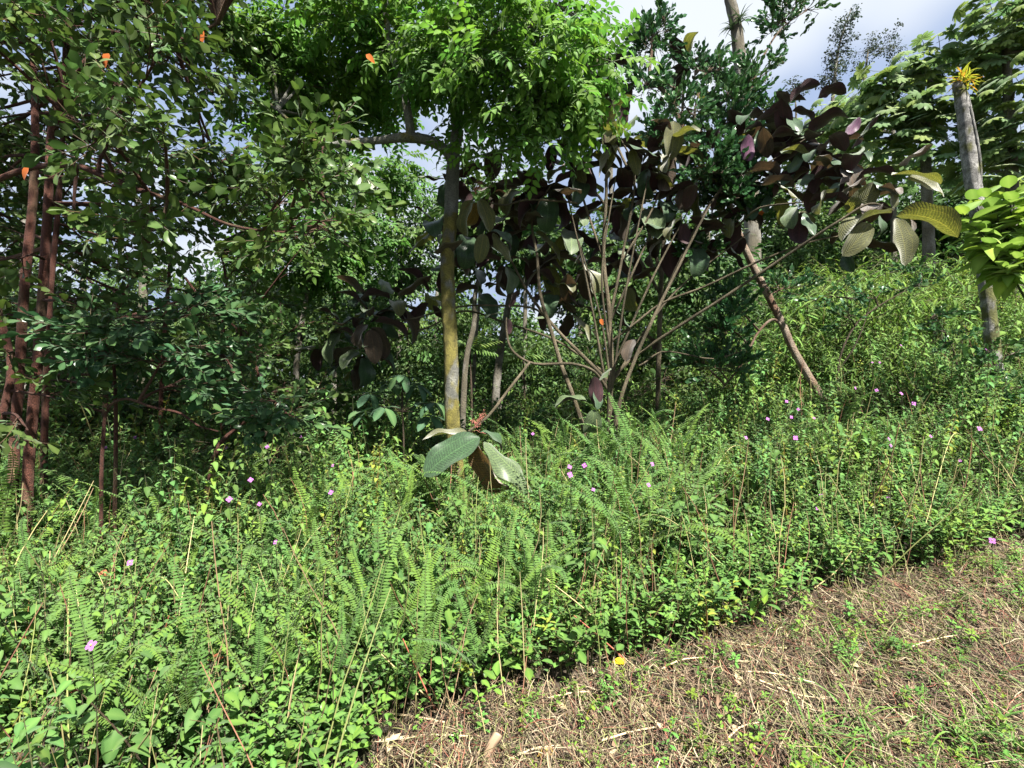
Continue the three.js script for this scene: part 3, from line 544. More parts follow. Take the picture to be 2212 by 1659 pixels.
  for (const [px, py, d, n, L, k] of [
    [1880, 430, r + .2, 7, 0.3, light], [1850, 505, r + .4, 4, 0.28, mixed], [1735, 437, r + .4, 5, 0.3, light], [1740, 295, D - .5, 8, 0.34, mixed], [1700, 230, D - .4, 7, 0.3, mixed], [1790, 320, D - .7, 6, 0.32, light], [1830, 330, D - .8, 7, 0.3, light],
    [1660, 350, D - .3, 6, 0.33, dark], [1590, 330, D - .1, 6, 0.3, dark], [1560, 395, D, 6, 0.32, dark], [1450, 310, D - .1, 7, 0.34, mixed], [1337, 290, D - .2, 7, 0.36, mixed], [1300, 285, D - .2, 6, 0.34, dark], [1284, 213, D - .2, 7, 0.34, mixed],
    [1197, 290, D, 7, 0.38, dark], [1190, 400, D, 8, 0.42, dark], [1240, 360, D + .2, 7, 0.4, dark], [1130, 400, D + .2, 8, 0.42, dark], [1060, 400, D + .4, 7, 0.4, dark], [970, 380, D + .4, 5, 0.4, dark], [1150, 480, D + .2, 7, 0.4, dark], [1230, 480, D + .3, 8, 0.42, dark], [1090, 560, D + .1, 6, 0.36, dark],
    [1310, 420, D + .3, 6, 0.4, dark], [1400, 430, D + .2, 7, 0.4, dark], [1440, 500, D + .2, 7, 0.4, dark], [1340, 520, D + .4, 7, 0.4, dark], [1500, 520, D + .2, 6, 0.38, dark], [1260, 570, D + .4, 7, 0.4, dark], [1200, 620, D + .4, 7, 0.4, dark], [1230, 660, D + .5, 6, 0.4, dark], [940, 480, D + .5, 6, 0.38, dark], [960, 560, D + .6, 5, 0.36, dark],
    [800, 682, D, 8, 0.38, mixed], [850, 640, D + .2, 8, 0.4, dark], [800, 650, D + .4, 6, 0.38, dark], [780, 745, D + .2, 8, 0.36, mixed], [740, 700, D + .4, 6, 0.36, dark], [930, 640, D + .3, 5, 0.38, dark], [760, 780, D + .5, 6, 0.34, dark], [690, 740, D + .6, 5, 0.34, dark],
    [1370, 720, D - .1, 3, 0.26, mixed], [1095, 672, D - .6, 3, 0.2, mixed], [1285, 830, D - .4, 2, 0.25, mixed], [1480, 460, D - .1, 5, 0.34, mixed], [1620, 420, D, 5, 0.3, dark],
    [1700, 300, D - .3, 8, 0.36, mixed], [1650, 260, D - .1, 7, 0.34, dark], [1760, 350, D - .6, 8, 0.34, mixed], [1840, 380, r + .4, 7, 0.32, mixed], [1600, 300, D + .1, 7, 0.36, dark], [1540, 330, D, 7, 0.36, mixed], [1500, 380, D + .1, 7, 0.36, dark], [1400, 340, D, 7, 0.36, mixed], [1430, 420, D + .2, 7, 0.38, dark], [1350, 430, D + .2, 7, 0.38, dark], [1270, 320, D, 7, 0.38, dark], [1590, 450, D + .2, 6, 0.36, dark], [1680, 400, D - .2, 7, 0.34, dark], [1360, 600, D + .4, 6, 0.36, dark], [1560, 500, D + .3, 6, 0.36, dark], [1040, 620, D + .5, 5, 0.36, dark], [1180, 550, D + .4, 7, 0.42, dark], [1090, 460, D + .4, 7, 0.42, dark], [1010, 500, D + .4, 5, 0.4, dark],
  ]) whorl(t, px, py, d, n, L, k);
  aimed(t, 1290, 875, 1284, 812, D - .5, 0.3, 'purple', { up: [0.2, 0, -1], v: 0 }); aimed(t, 1268, 868, 1198, 858, D - .5, 0.36, 'purple', { top: 'topPale', up: [0, 1, 0.2], v: 1 }); aimed(t, 1283, 885, 1278, 945, D - .5, 0.34, 'purple', { top: 'topPale', up: [0, 0.1, 1], v: 2 });
  // the taller one behind, purple leaves against the sky
  const E = 7.4, limbs2 = [
    { name: 'stem', pts: [foot(1420, 1000, E), ...LP([[1425, 700, E], [1440, 450, E], [1470, 280, E], [1480, 150, E]])], rad: [0.04, 0.034, 0.028, 0.02, 0.01] },
    { name: 'stem', pts: LP([[1430, 600, E], [1370, 400, E], [1310, 260, E], [1290, 170, E]]), rad: [0.026, 0.02, 0.015, 0.009] },
    { name: 'stem', pts: LP([[1430, 640, E], [1290, 420, E], [1160, 280, E], [1090, 190, E - .3]]), rad: [0.024, 0.018, 0.012, 0.007] },
  ];
  const u = tree({ name: 'velvet_tree', label: 'taller tree with large wine purple leaves showing against the sky', bark: stemBark, limbs: limbs2, blobs: [], mats: M.guava });
  const wine = ['purple', 'purple', 'purple', 'purple', 'olive'];
  for (const [px, py, n, L] of [[1480, 135, 7, 0.4], [1495, 170, 6, 0.36], [1292, 150, 5, 0.46], [1310, 215, 6, 0.36], [1330, 200, 4, 0.3], [1440, 190, 5, 0.34], [1420, 330, 6, 0.4], [1380, 370, 6, 0.4], [1100, 250, 4, 0.4]]) whorl(u, px, py, E, n, L, wine, { up: 0.25 });
  aimed(u, 1088, 250, 1090, 195, E - .5, 0.42, 'purple', { up: [0.2, 0, 1], v: 0 }); aimed(u, 1292, 185, 1318, 140, E, 0.36, 'purple', { up: [-0.5, 0, 1], v: 0 }); aimed(u, 1290, 185, 1268, 145, E, 0.34, 'purple', { up: [0.5, 0, 1], v: 0 });
}

// ------------------------------------------------------------------ right side: pale trunk, cecropias, bright shrub
function tuft(t, p, n, len, mat, name = 'sprout') {
  const gb = new GB();
  for (let k = 0; k < n; k++) { const a = rr(0, 6.28), e = rr(0.1, 1.2), dir = V(Math.cos(a) * Math.cos(e), Math.sin(e), Math.sin(a) * Math.cos(e)); blade(gb, frame(p.clone().add(rv().multiplyScalar(0.03)), dir, V(0, 1, 0), 1), { L: len * rr(0.6, 1.1), W: 0.012 + 0.03 * len, n: 5, pr: PR.strap, droop: rr(0.6, 1.8), fold: 0.3, col: mat.col }); }
  part(name, gb.geo(), mat.m, t);
}
{
  const bark = (x, y, z) => { const n = fbm(x * 6, y * 5, z * 6, 4), m = perlin.noise(x * 25, y * 40, z * 25), g = ss(0.0, 0.12, n + 0.15 * m + (y > 3 ? -0.09 : 0.1)), pale = 0.8 + 0.8 * m + 0.9 * fbm(x * 11, y * 17, z * 11, 3); return [lerp(0.42 * pale, 0.13, g), lerp(0.41 * pale, 0.135, g), lerp(0.39 * pale, 0.035, g)]; };
  const t = tree({
    name: 'pale_trunk_tree', label: 'tree with pale grey blotched trunk, mossy at its foot and yellow sprouts on top', bark, twig: 'clumpSunlit', mats: M.cec, blobs: [],
    limbs: [{ name: 'trunk', pts: [foot(2178, 1000, 6.7), ...LP([[2165, 880, 6.7], [2150, 790, 6.7], [2138, 690, 6.7], [2128, 600, 6.7], [2115, 480, 6.7], [2098, 370, 6.7], [2088, 280, 6.7], [2078, 215, 6.7], [2066, 178, 6.7]])], rad: [0.092, 0.084, 0.08, 0.079, 0.08, 0.084, 0.086, 0.084, 0.078, 0.05], seg: 18, step: 0.035, rough: 0.14 },
      { pts: LP([[2110, 450, 6.7], [2118, 380, 6.65], [2110, 300, 6.62], [2095, 230, 6.62]]), rad: [0.02, 0.022, 0.02, 0.014], seg: 7 }],
  });
  for (let k = 0; k < 7; k++) tuft(t, P(2066 + rr(-25, 35), 175 + rr(-15, 30), 6.65), 9, 0.22, { m: M.weed[0], col: k % 4 ? [0.36, 0.4, 0.04] : [0.5, 0.28, 0.03] });
}
// palmate leaf of a cecropia: lobes round the leaf stalk
const cecLeaf = [0, 1, 2].map((v) => {
  const gb = new GB(), n = 9;
  for (let k = 0; k < n; k++) { const a = (k - (n - 1) / 2) * 0.62; blade(gb, euler(0, a, 0), { L: 0.25 * (1 - 0.06 * Math.abs(k - 4)), W: 0.085, n: 4, pr: PR.obov, droop: 0.5 + 0.25 * v, rise: 0.2, fold: -0.2, col: [0.13, 0.23, 0.055], mid: [0.2, 0.3, 0.1] }); }
  tube(gb, [V(0, 0, 0), V(-0.02, -0.1, 0), V(-0.12, -0.24, 0)], [0.004, 0.006], { seg: 4, step: 0.1, col: () => [0.16, 0.2, 0.08] });
  return gb.geo();
});
function cecropia(label, pts, rad, crowns, size, matTone) {
  const base = pts[0].clone(), t = thing('cecropia_tree', label, 'tree', base, 'cecropia trees on the right slope');
  let count = 0; const rest = [];
  const bark = grayBark(1), gb = new GB(), cv = tube(gb, pts, rad, { seg: 9, step: 0.12, col: bark, rough: 0.08 }); part('trunk', gb.geo(), M.bark, t);
  for (const [px, py, d, n, r] of crowns) {
    const c = P(px, py, d); let a = cv.getPoint(0.5); for (let k = 0; k <= 20; k++) { const q = cv.getPoint(k / 20); if (q.y < c.y && q.distanceTo(c) < a.distanceTo(c)) a = q; }
    const [b2] = branchGeo(a, c, 0.035, 0.02, 0.08, bark); part('limb', b2.geo(), M.bark, t);
    for (let k = 0; k < n * 2.6; k++) {
      const az = rr(0, 6.28), el = rr(-0.5, 0.8), dir = V(Math.cos(az) * Math.cos(el), Math.sin(el), Math.sin(az) * Math.cos(el)), p = c.clone().addScaledVector(dir, r * rr(0.5, 1));
      const lm = (frame(p.sub(base), V(dir.x, rr(-1.1, 0.1), dir.z), V(rr(-0.5, 0.5), 1, rr(-0.5, 0.5)), size * 0.72 * rr(0.7, 1.2)));
      if (count++ < 290) mesh('leaf', cecLeaf[k % 3], M.cec[(k + matTone) % 3], t).applyMatrix4(lm); else rest.push(lm);
    }
  }
  if (rest.length) instances('foliage', cecLeaf[0], M.cec[0], rest, t, mTint(0.2, 0.2));
}
cecropia('cecropia tree with umbrella leaves rising above the pale trunk', [foot(2010, 800, 10), ...LP([[2005, 500, 10], [2000, 300, 10], [2010, 170, 10]])], [0.11, 0.1, 0.08, 0.05], [[2010, 150, 10, 26, 0.7], [1930, 190, 10, 24, 0.7], [1870, 230, 10.3, 24, 0.7], [1960, 250, 9.8, 24, 0.7], [1900, 300, 10, 24, 0.7], [2030, 260, 9.6, 20, 0.6], [1990, 330, 9.8, 22, 0.7]], 1.15, 0);
cecropia('cecropia tree with dark umbrella leaves reaching the picture corner', [foot(2200, 780, 9), ...LP([[2190, 500, 9], [2180, 250, 9], [2170, 60, 9]])], [0.11, 0.1, 0.08, 0.05], [[2170, 40, 9, 26, 0.7], [2210, 110, 9, 24, 0.7], [2150, 130, 9.2, 24, 0.6], [2190, 200, 8.8, 24, 0.6], [2160, 280, 9, 24, 0.6], [2210, 320, 9, 22, 0.6], [2140, 370, 9.2, 20, 0.6], [2250, 30, 9, 24, 0.8]], 1.1, 2);
cecropia('slender cecropia with dark branching stem left of the pale trunk', [foot(1935, 790, 12), ...LP([[1930, 500, 12], [1932, 350, 12], [1925, 190, 12]])], [0.07, 0.06, 0.05, 0.03], [[1800, 300, 12.4, 24, 0.8], [1760, 350, 12.6, 22, 0.8], [1850, 370, 12, 24, 0.8], [1930, 380, 12, 22, 0.7], [1780, 260, 12.6, 14, 0.6], [1840, 270, 12, 20, 0.7]], 1.2, 1);
{ // bright shrub at the right edge
  const t = thing('broad_leaf_shrub', 'bright lime green shrub with broad pointed leaves beside the pale trunk', 'shrub', foot(2290, 900, 5.0));
  const col = [0.19, 0.33, 0.045], lg = [0, 1, 2].map((k) => leafG({ L: 0.21, W: 0.11, n: 6, pr: PR.ovate, droop: 0.3 + k * 0.35, fold: 0.22, col, mid: [0.3, 0.45, 0.08], stalk: 0.1 }));
  const bark = () => [0.1, 0.13, 0.04], bp = t.position;
  const stems = [[2130, 420], [2180, 400], [2215, 450], [2105, 480], [2160, 500], [2200, 540], [2120, 560], [2235, 500], [2250, 420], [2150, 450], [2170, 580], [2080, 460], [2200, 480], [2190, 430], [2140, 530], [2220, 590], [2100, 430], [2120, 500], [2200, 560], [2180, 520]].map(([x, y]) => P(x, y, rr(4.7, 5.1)));
  part('stem', tubeGeo([bp.clone(), P(2270, 760, 5), P(2190, 600, 5)], [0.016, 0.013, 0.01], { col: bark }), M.bark, t);
  for (const e of stems) {
    const s = P(2190, 610, 5); part('stem', tubeGeo([s, s.clone().lerp(e, 0.5).add(V(0, 0.04, 0)), e], [0.008, 0.004], { seg: 5, col: bark }), M.bark, t);
    for (let k = 0; k < 18; k++) { const a = k * 2.4 + rr(-0.3, 0.3), el = lerp(0.9, -0.6, k / 17), p = e.clone().lerp(s, 0.02 + 0.55 * k / 18), l = mesh('leaf', lg[k % 3], pick(M.weed), t); l.applyMatrix4(frame(p.sub(bp), V(Math.cos(a) * Math.cos(el), Math.sin(el) * 0.7, Math.sin(a) * Math.cos(el)), V(rr(-.2, .2), 1, rr(-.2, .2)), rr(0.75, 1.3))); }
  }
}
{ // tall bare trunk with air plants
  const t = tree({ name: 'tall_bare_tree', label: 'tall bare mottled trunk with spiky air plant tuft against the sky', bark: grayBark(1), mats: M.small, blobs: [], limbs: [{ name: 'trunk', pts: [foot(1630, 760, 11), ...LP([[1625, 500, 11], [1612, 260, 11], [1600, 150, 11], [1590, 60, 11], [1573, -20, 11], [1560, -90, 11]])], rad: [0.17, 0.16, 0.14, 0.125, 0.12, 0.1, 0.09], seg: 14, step: 0.08, rough: 0.2 }] });
  for (const [x, y, n] of [[1582, 60, 26], [1596, 50, 26], [1592, 90, 12], [1600, 40, 16]]) tuft(t, P(x, y, 10.9), n, 0.34, { m: M.weed[2], col: [0.05, 0.08, 0.03] }, 'air_plant');
}
tree({ name: 'slope_shrub', category: 'shrub', label: 'dark twiggy shrub on the slope right of the leaning trunk', bark: brown(1), twig: 'rosette', mats: M.small, parts: 80, space: 0.12, lift: 0.2, size: 1.2,
  limbs: [{ name: 'stem', pts: [foot(1815, 900, 6.6), ...LP([[1810, 830, 6.6], [1815, 770, 6.6], [1850, 700, 6.6], [1900, 660, 6.6], [1990, 610, 6.6]])], rad: [0.016, 0.014, 0.012, 0.01, 0.008, 0.004], seg: 6 }, { name: 'stem', pts: LP([[1812, 800, 6.6], [1845, 750, 6.5], [1870, 690, 6.5], [1880, 650, 6.5]]), rad: [0.01, 0.008, 0.006, 0.003], seg: 6 }],
  blobs: [[1890, 640, 6.6, 50, 25, 0.3, 5], [1960, 620, 6.6, 50, 25, 0.3, 5], [1840, 690, 6.5, 40, 25, 0.3, 4], [1790, 640, 6.7, 50, 30, 0.3, 6], [1990, 590, 6.7, 50, 25, 0.3, 4]] });
tree({ name: 'slope_shrub', category: 'shrub', label: 'dark small leaved shrub round the foot of the pale blotched trunk', bark: brown(1), twig: 'rosette', mats: M.small, parts: 80, space: 0.12, lift: 0.2, size: 1.2,
  limbs: [{ name: 'stem', pts: [foot(2080, 960, 5.9), ...LP([[2075, 850, 5.9], [2060, 760, 5.9], [2020, 680, 5.9]])], rad: [0.014, 0.012, 0.009, 0.004], seg: 6 }, { name: 'stem', pts: LP([[2078, 870, 5.9], [2110, 800, 5.8], [2150, 770, 5.7]]), rad: [0.01, 0.008, 0.004], seg: 6 }],
  blobs: [[2040, 740, 5.9, 50, 40, 0.3, 5], [2090, 810, 5.8, 50, 40, 0.3, 6], [2150, 790, 5.6, 50, 40, 0.3, 6], [2010, 690, 5.9, 40, 30, 0.3, 4], [2190, 850, 5.5, 50, 40, 0.3, 6], [2120, 880, 5.5, 50, 40, 0.3, 5]] });
// understorey shrubs between the front trees and the forest
for (const [px, d, h, w, kind, where] of [[90, 6.4, 1.5, 0.8, 'guava', 'right behind the red guava trunks'], [330, 6.9, 1.3, 0.9, 'guava', 'between the guava stems'], [560, 6.2, 1.2, 0.8, 'guava', 'left of the ringed thin trunk'], [690, 7.4, 1.5, 0.9, 'clumpShaded', 'at the foot of the ringed thin trunk'], [820, 7.6, 1.3, 0.8, 'clumpShaded', 'behind the broad leaved sapling'], [1090, 7.6, 1.1, 0.7, 'clumpShaded', 'at the foot of the ringed leaning trunk'], [1200, 8.6, 0.9, 0.8, 'guava', 'behind the forked velvet stems'], [1440, 8, 1.1, 0.9, 'guava', 'right of the velvet stems'], [1540, 8.2, 1.7, 0.9, 'clumpShaded', 'under the small leaved tufts of the leaning tree'], [1680, 8.6, 1.6, 1.0, 'clumpSunlit', 'behind the leaning trunk'], [1780, 9.5, 1.5, 1.1, 'clumpNarrow', 'at the top of the weedy slope'], [1930, 9.2, 1.3, 1.1, 'clumpNarrow', 'on the slope crest left of the pale trunk'], [2080, 9, 1.4, 1.0, 'clumpNarrow', 'on the slope crest behind the pale trunk'], [450, 8.6, 2.2, 1.1, 'clumpShaded', 'deep among the guava stems'], [180, 8.4, 2.2, 1.1, 'clumpShaded', 'deep behind the red trunks'], [960, 9.5, 1.6, 1.0, 'clumpShaded', 'far behind the mossy trunk'], [1330, 9.6, 1.9, 1.1, 'clumpShaded', 'far behind the velvet stems']]) {
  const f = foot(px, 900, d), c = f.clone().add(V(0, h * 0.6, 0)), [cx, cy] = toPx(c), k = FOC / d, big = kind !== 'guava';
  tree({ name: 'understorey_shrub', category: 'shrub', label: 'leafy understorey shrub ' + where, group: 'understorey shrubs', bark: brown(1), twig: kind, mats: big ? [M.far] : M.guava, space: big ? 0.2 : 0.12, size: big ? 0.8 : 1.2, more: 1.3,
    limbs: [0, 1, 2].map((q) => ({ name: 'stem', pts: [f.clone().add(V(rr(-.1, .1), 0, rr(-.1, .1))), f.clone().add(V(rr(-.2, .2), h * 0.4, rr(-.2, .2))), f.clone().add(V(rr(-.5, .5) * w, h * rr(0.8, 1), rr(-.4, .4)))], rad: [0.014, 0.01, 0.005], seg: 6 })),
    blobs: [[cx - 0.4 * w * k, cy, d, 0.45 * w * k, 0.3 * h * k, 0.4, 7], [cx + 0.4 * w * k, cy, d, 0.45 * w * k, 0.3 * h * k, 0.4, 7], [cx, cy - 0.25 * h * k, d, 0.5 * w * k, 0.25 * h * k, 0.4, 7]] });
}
// sparse far trees against the sky
tree({ name: 'sparse_far_tree', label: 'slim dark far tree with tiny leaf tufts rising highest against the sky', bark: grayBark(1), twig: 'clumpTiny', mats: [M.far], space: 0.16, limbs: [{ name: 'trunk', pts: [foot(1790, 700, 22), ...LP([[1795, 400, 22], [1800, 200, 22], [1815, 90, 22], [1838, 20, 22]])], rad: [0.12, 0.1, 0.07, 0.04, 0.015] }], blobs: [[1800, 130, 22, 24, 40, 0.6, 12], [1815, 80, 22, 26, 35, 0.6, 12], [1832, 35, 22, 16, 22, 0.4, 7], [1790, 170, 22, 24, 20, 0.5, 7]] });
tree({ name: 'sparse_far_tree', label: 'half bare far tree with open crooked crown beside the slim dark one', bark: grayBark(1), twig: 'clumpTiny', mats: [M.far], space: 0.35, limbs: [{ name: 'trunk', pts: [foot(1860, 700, 24), ...LP([[1862, 400, 24], [1865, 200, 24], [1875, 110, 24]])], rad: [0.12, 0.1, 0.07, 0.03] }], blobs: [[1865, 110, 24, 40, 35, 0.9, 12], [1910, 110, 24, 35, 40, 0.9, 12], [1935, 100, 24, 22, 22, 0.6, 6], [1860, 150, 24, 30, 25, 0.6, 6]] });
for (const [x, y, lab] of [[1320, 110, 'leafless grey twig crown rising behind the feathered bright crown'], [1470, 100, 'leafless grey twig crown rising behind the wine purple leaves'], [1715, 180, 'leafless grey twig crown above the violet leaf cluster']])
  tree({ name: 'bare_far_tree', label: lab, group: 'bare tree tops far behind', bark: grayBark(1), twig: 'clumpTiny', mats: [M.far], space: 5, limbs: [{ name: 'trunk', pts: [foot(x, 700, 20), ...LP([[x, 400, 20], [x + 4, y + 50, 20], [x - 3, y, 20]])], rad: [0.09, 0.07, 0.03, 0.01] }], blobs: [[x, y + 15, 20, 26, 22, 0.5, 14]] });

// ------------------------------------------------------------------ forest behind
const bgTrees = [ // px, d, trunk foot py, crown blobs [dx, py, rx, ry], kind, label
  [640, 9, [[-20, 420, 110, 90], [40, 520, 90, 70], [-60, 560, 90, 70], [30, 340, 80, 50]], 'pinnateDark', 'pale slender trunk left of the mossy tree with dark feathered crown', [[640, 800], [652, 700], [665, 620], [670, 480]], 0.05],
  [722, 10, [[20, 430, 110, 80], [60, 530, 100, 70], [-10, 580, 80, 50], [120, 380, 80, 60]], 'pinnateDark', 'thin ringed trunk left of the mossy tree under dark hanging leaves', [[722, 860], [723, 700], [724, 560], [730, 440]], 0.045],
  [1075, 9.5, [[30, 470, 90, 60], [60, 540, 80, 50]], 'clumpShaded', 'ringed grey trunk leaning right behind the mossy tree', [[1068, 900], [1078, 780], [1098, 660], [1115, 560], [1125, 470]], 0.075],
  [1010, 8.5, [[20, 470, 70, 50], [40, 540, 60, 40]], 'clumpShaded', 'curved dark stem close behind the mossy trunk', [[1000, 900], [1008, 770], [1024, 700], [1026, 640], [1045, 560], [1060, 480]], 0.05],
  [1025, 10.5, [[10, 420, 70, 60]], 'clumpShaded', 'straight thin grey stem behind the mossy tree', [[1022, 900], [1026, 760], [1036, 640], [1045, 500]], 0.04],
  [1133, 12, [[0, 420, 90, 70], [30, 520, 70, 50]], 'clumpSunlit', 'thin pale straight trunk between the mossy tree and the velvet stems', [[1132, 850], [1134, 700], [1135, 560], [1130, 430]], 0.055],
  [1525, 9, [[0, 560, 90, 60], [40, 640, 70, 50], [-60, 620, 70, 60]], 'clumpShaded', 'slender stem close behind the many stemmed tree', [[1520, 860], [1522, 700], [1530, 560], [1528, 480]], 0.06],
  [1690, 13, [[0, 480, 120, 80], [-60, 560, 100, 60], [60, 560, 80, 60]], 'clumpSunlit', 'peeling pale trunk under the violet leaves', [[1690, 800], [1690, 600], [1688, 480], [1685, 380]], 0.14],
  [1985, 13, [[0, 480, 110, 60], [60, 520, 90, 60], [-60, 530, 90, 60]], 'clumpShaded', 'trunk just beyond the weedy slope', [[1985, 720], [1990, 560], [1995, 430]], 0.1],
  [2060, 12, [[20, 450, 110, 70], [60, 540, 80, 50]], 'clumpShaded', 'grey forked trunk just behind the pale blotched trunk', [[2040, 700], [2060, 600], [2085, 500], [2120, 440]], 0.09],
  [560, 12, [[20, 600, 110, 50], [-80, 700, 110, 70]], 'clumpShaded', 'leafy tree tinted dark for shade beyond the guava thicket', [[560, 860], [555, 650], [560, 500]], 0.08],
  [300, 11, [[-60, 640, 130, 70], [60, 740, 120, 70]], 'clumpShaded', 'broad tree tinted dark for shade beyond the red guava trunks', [[300, 860], [310, 600], [300, 430]], 0.1],
  [60, 10, [[40, 660, 120, 70], [-60, 740, 120, 80]], 'clumpShaded', 'tree at the left edge behind the red trunks', [[60, 880], [50, 600], [60, 400]], 0.1],
  [860, 13, [[0, 560, 120, 70], [40, 480, 100, 70], [-60, 640, 100, 60]], 'clumpSunlit', 'tree tinted light for sun glimpsed left of the mossy trunk', [[860, 860], [865, 650], [870, 500]], 0.06],
  [940, 15, [[0, 600, 100, 60], [20, 700, 100, 50]], 'clumpSunlit', 'young tree just left of the mossy trunk', [[940, 860], [942, 700], [945, 600]], 0.06],
  [1250, 14, [[0, 520, 140, 80], [-60, 620, 120, 70], [80, 620, 120, 70]], 'clumpShaded', 'tree tinted dark for shade deep behind the many stemmed tree', [[1250, 840], [1255, 650], [1250, 500]], 0.1],
  [1430, 15, [[0, 480, 150, 90], [-40, 590, 130, 70], [60, 640, 120, 60]], 'clumpShaded', 'rounded tree tinted dark for shade deep behind the purple leaves', [[1430, 840], [1425, 650], [1430, 480]], 0.11],
  [1800, 16, [[0, 430, 140, 70], [-70, 500, 120, 60], [80, 470, 120, 70], [0, 560, 150, 50]], 'clumpSunlit', 'wide tree tinted light for sun beyond the weedy slope', [[1800, 760], [1802, 560], [1800, 420]], 0.12],
  [2120, 15, [[0, 400, 140, 80], [60, 480, 120, 80], [-60, 500, 120, 60]], 'clumpShaded', 'tree tinted dark for shade far behind the pale blotched trunk', [[2120, 740], [2120, 560], [2115, 420]], 0.12],
  [180, 16, [[0, 560, 180, 120], [0, 740, 180, 90]], 'clumpSunlit', 'tree tinted light for sun far beyond the left thicket', [[180, 860], [180, 600]], 0.1],
  [450, 17, [[0, 650, 170, 100], [-40, 760, 170, 80]], 'clumpSunlit', 'bushy tree far beyond the guava thicket', [[450, 860], [450, 650]], 0.1],
  [720, 18, [[0, 700, 160, 60], [60, 780, 150, 50]], 'clumpSunlit', 'low tree tinted light for sun far beyond the ringed trunk', [[720, 860], [722, 700]], 0.1],
  [1060, 19, [[0, 690, 150, 50], [20, 770, 150, 40]], 'clumpSunlit', 'low tree seen between mossy trunk and velvet stems', [[1060, 860], [1060, 700]], 0.1],
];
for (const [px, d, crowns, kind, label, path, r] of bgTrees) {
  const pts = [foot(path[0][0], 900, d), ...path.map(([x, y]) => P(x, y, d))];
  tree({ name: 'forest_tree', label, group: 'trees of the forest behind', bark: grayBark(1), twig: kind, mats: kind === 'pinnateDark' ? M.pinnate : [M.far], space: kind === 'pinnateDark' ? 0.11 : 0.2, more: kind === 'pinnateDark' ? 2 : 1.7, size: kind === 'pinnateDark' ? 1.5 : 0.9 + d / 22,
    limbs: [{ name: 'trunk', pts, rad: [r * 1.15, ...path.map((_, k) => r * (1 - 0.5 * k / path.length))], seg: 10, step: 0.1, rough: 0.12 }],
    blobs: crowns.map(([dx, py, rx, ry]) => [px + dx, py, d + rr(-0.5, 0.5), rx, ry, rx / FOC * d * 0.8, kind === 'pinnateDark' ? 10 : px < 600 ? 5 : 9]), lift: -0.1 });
}

// the wood behind, too far to tell its plants apart
{
  const lists = { clumpShaded: [[], [], []], clumpSunlit: [[], [], []] };
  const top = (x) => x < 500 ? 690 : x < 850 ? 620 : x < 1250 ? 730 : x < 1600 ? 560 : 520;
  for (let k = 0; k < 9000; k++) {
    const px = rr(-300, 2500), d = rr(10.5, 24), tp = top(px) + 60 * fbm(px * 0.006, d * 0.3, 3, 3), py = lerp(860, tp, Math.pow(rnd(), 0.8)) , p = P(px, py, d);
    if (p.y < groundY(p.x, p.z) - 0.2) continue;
    lists[rnd() < 0.62 + 0.3 * perlin.noise(px * 0.01, d * 0.4, 5) ? 'clumpShaded' : 'clumpSunlit'][k % 3].push(frame(p, V(rr(-1, 1), rr(-0.6, 0.3), rr(-1, 1)), V(rr(-0.6, 0.6), 1, rr(-0.6, 0.6)), rr(1.1, 1.9) * d / 15));
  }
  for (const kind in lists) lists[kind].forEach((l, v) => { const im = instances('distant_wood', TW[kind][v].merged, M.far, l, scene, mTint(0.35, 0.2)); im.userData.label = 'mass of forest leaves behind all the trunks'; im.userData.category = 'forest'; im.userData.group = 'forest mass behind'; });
}

// ------------------------------------------------------------------ undergrowth
// weeds: upright stems with opposite leaves. kind: { geo (whole), stem, leafGeos, spots }
function weedKind(o) {
  const out = [];
  for (let v = 0; v < o.variants; v++) {
    const lg = [0, 1, 2].map((k) => leafG({ L: o.L * [1, 0.8, 1.15][k], W: o.W * [1, 0.85, 1.1][k], n: 4, pr: o.pr, droop: [0.5, 0.2, 0.9][k], fold: 0.25, col: o.col, mid: o.mid || o.col.map((c) => c * 1.3), stalk: 0.1 }));
    const bx = rr(-0.12, 0.12), bz = rr(-0.12, 0.12), H = o.H;
    const cv = new THREE.CatmullRomCurve3([V(0, -0.03, 0), V(bx * 0.3, H * 0.4, bz * 0.3), V(bx * 0.8, H * 0.75, bz * 0.8), V(bx * 1.5 * (o.arch || 1), H * (o.arch ? 0.9 : 1), bz * 1.5 * (o.arch || 1))]);
    const spots = []; let ph = rr(0, 3);
    for (let k = 0; k < o.nodes; k++) {
      const t = lerp(o.from ?? 0.22, 1, k / (o.nodes - 1)), p = cv.getPoint(t); ph += 1.571 + rr(-0.3, 0.3);
      const s = lerp(1.05, 0.5, Math.max(0, (t - 0.7) / 0.3)) * rr(0.8, 1.15);
      for (const q of [0, Math.PI]) spots.push([Math.floor(rnd() * 3), euler(0, ph + q + rr(-0.3, 0.3), 0, p.x, p.y, p.z).multiply(euler(rr(-0.25, 0.25), 0, rr(o.el[0], o.el[1]) + 0.5 * Math.max(0, t - 0.8) * 3, 0, 0, 0, s))]);
      if (o.side && k < o.nodes - 2 && rnd() < o.side) for (const q of [0.6, 2.4, 4.3]) spots.push([1, euler(0, ph + q, 0, p.x, p.y + 0.01, p.z).multiply(euler(0, 0, rr(0.1, 0.8), 0.01, 0, 0, 0.6))]);
    }
    const stem = tubeGeo(cv.points, [0.0035, 0.003, 0.0025, 0.0012], { seg: 4, step: H / 6, col: () => o.stemCol || [0.13, 0.13, 0.04] });
    out.push(twigKind(lg, spots, stem));
  }
  return out;
}
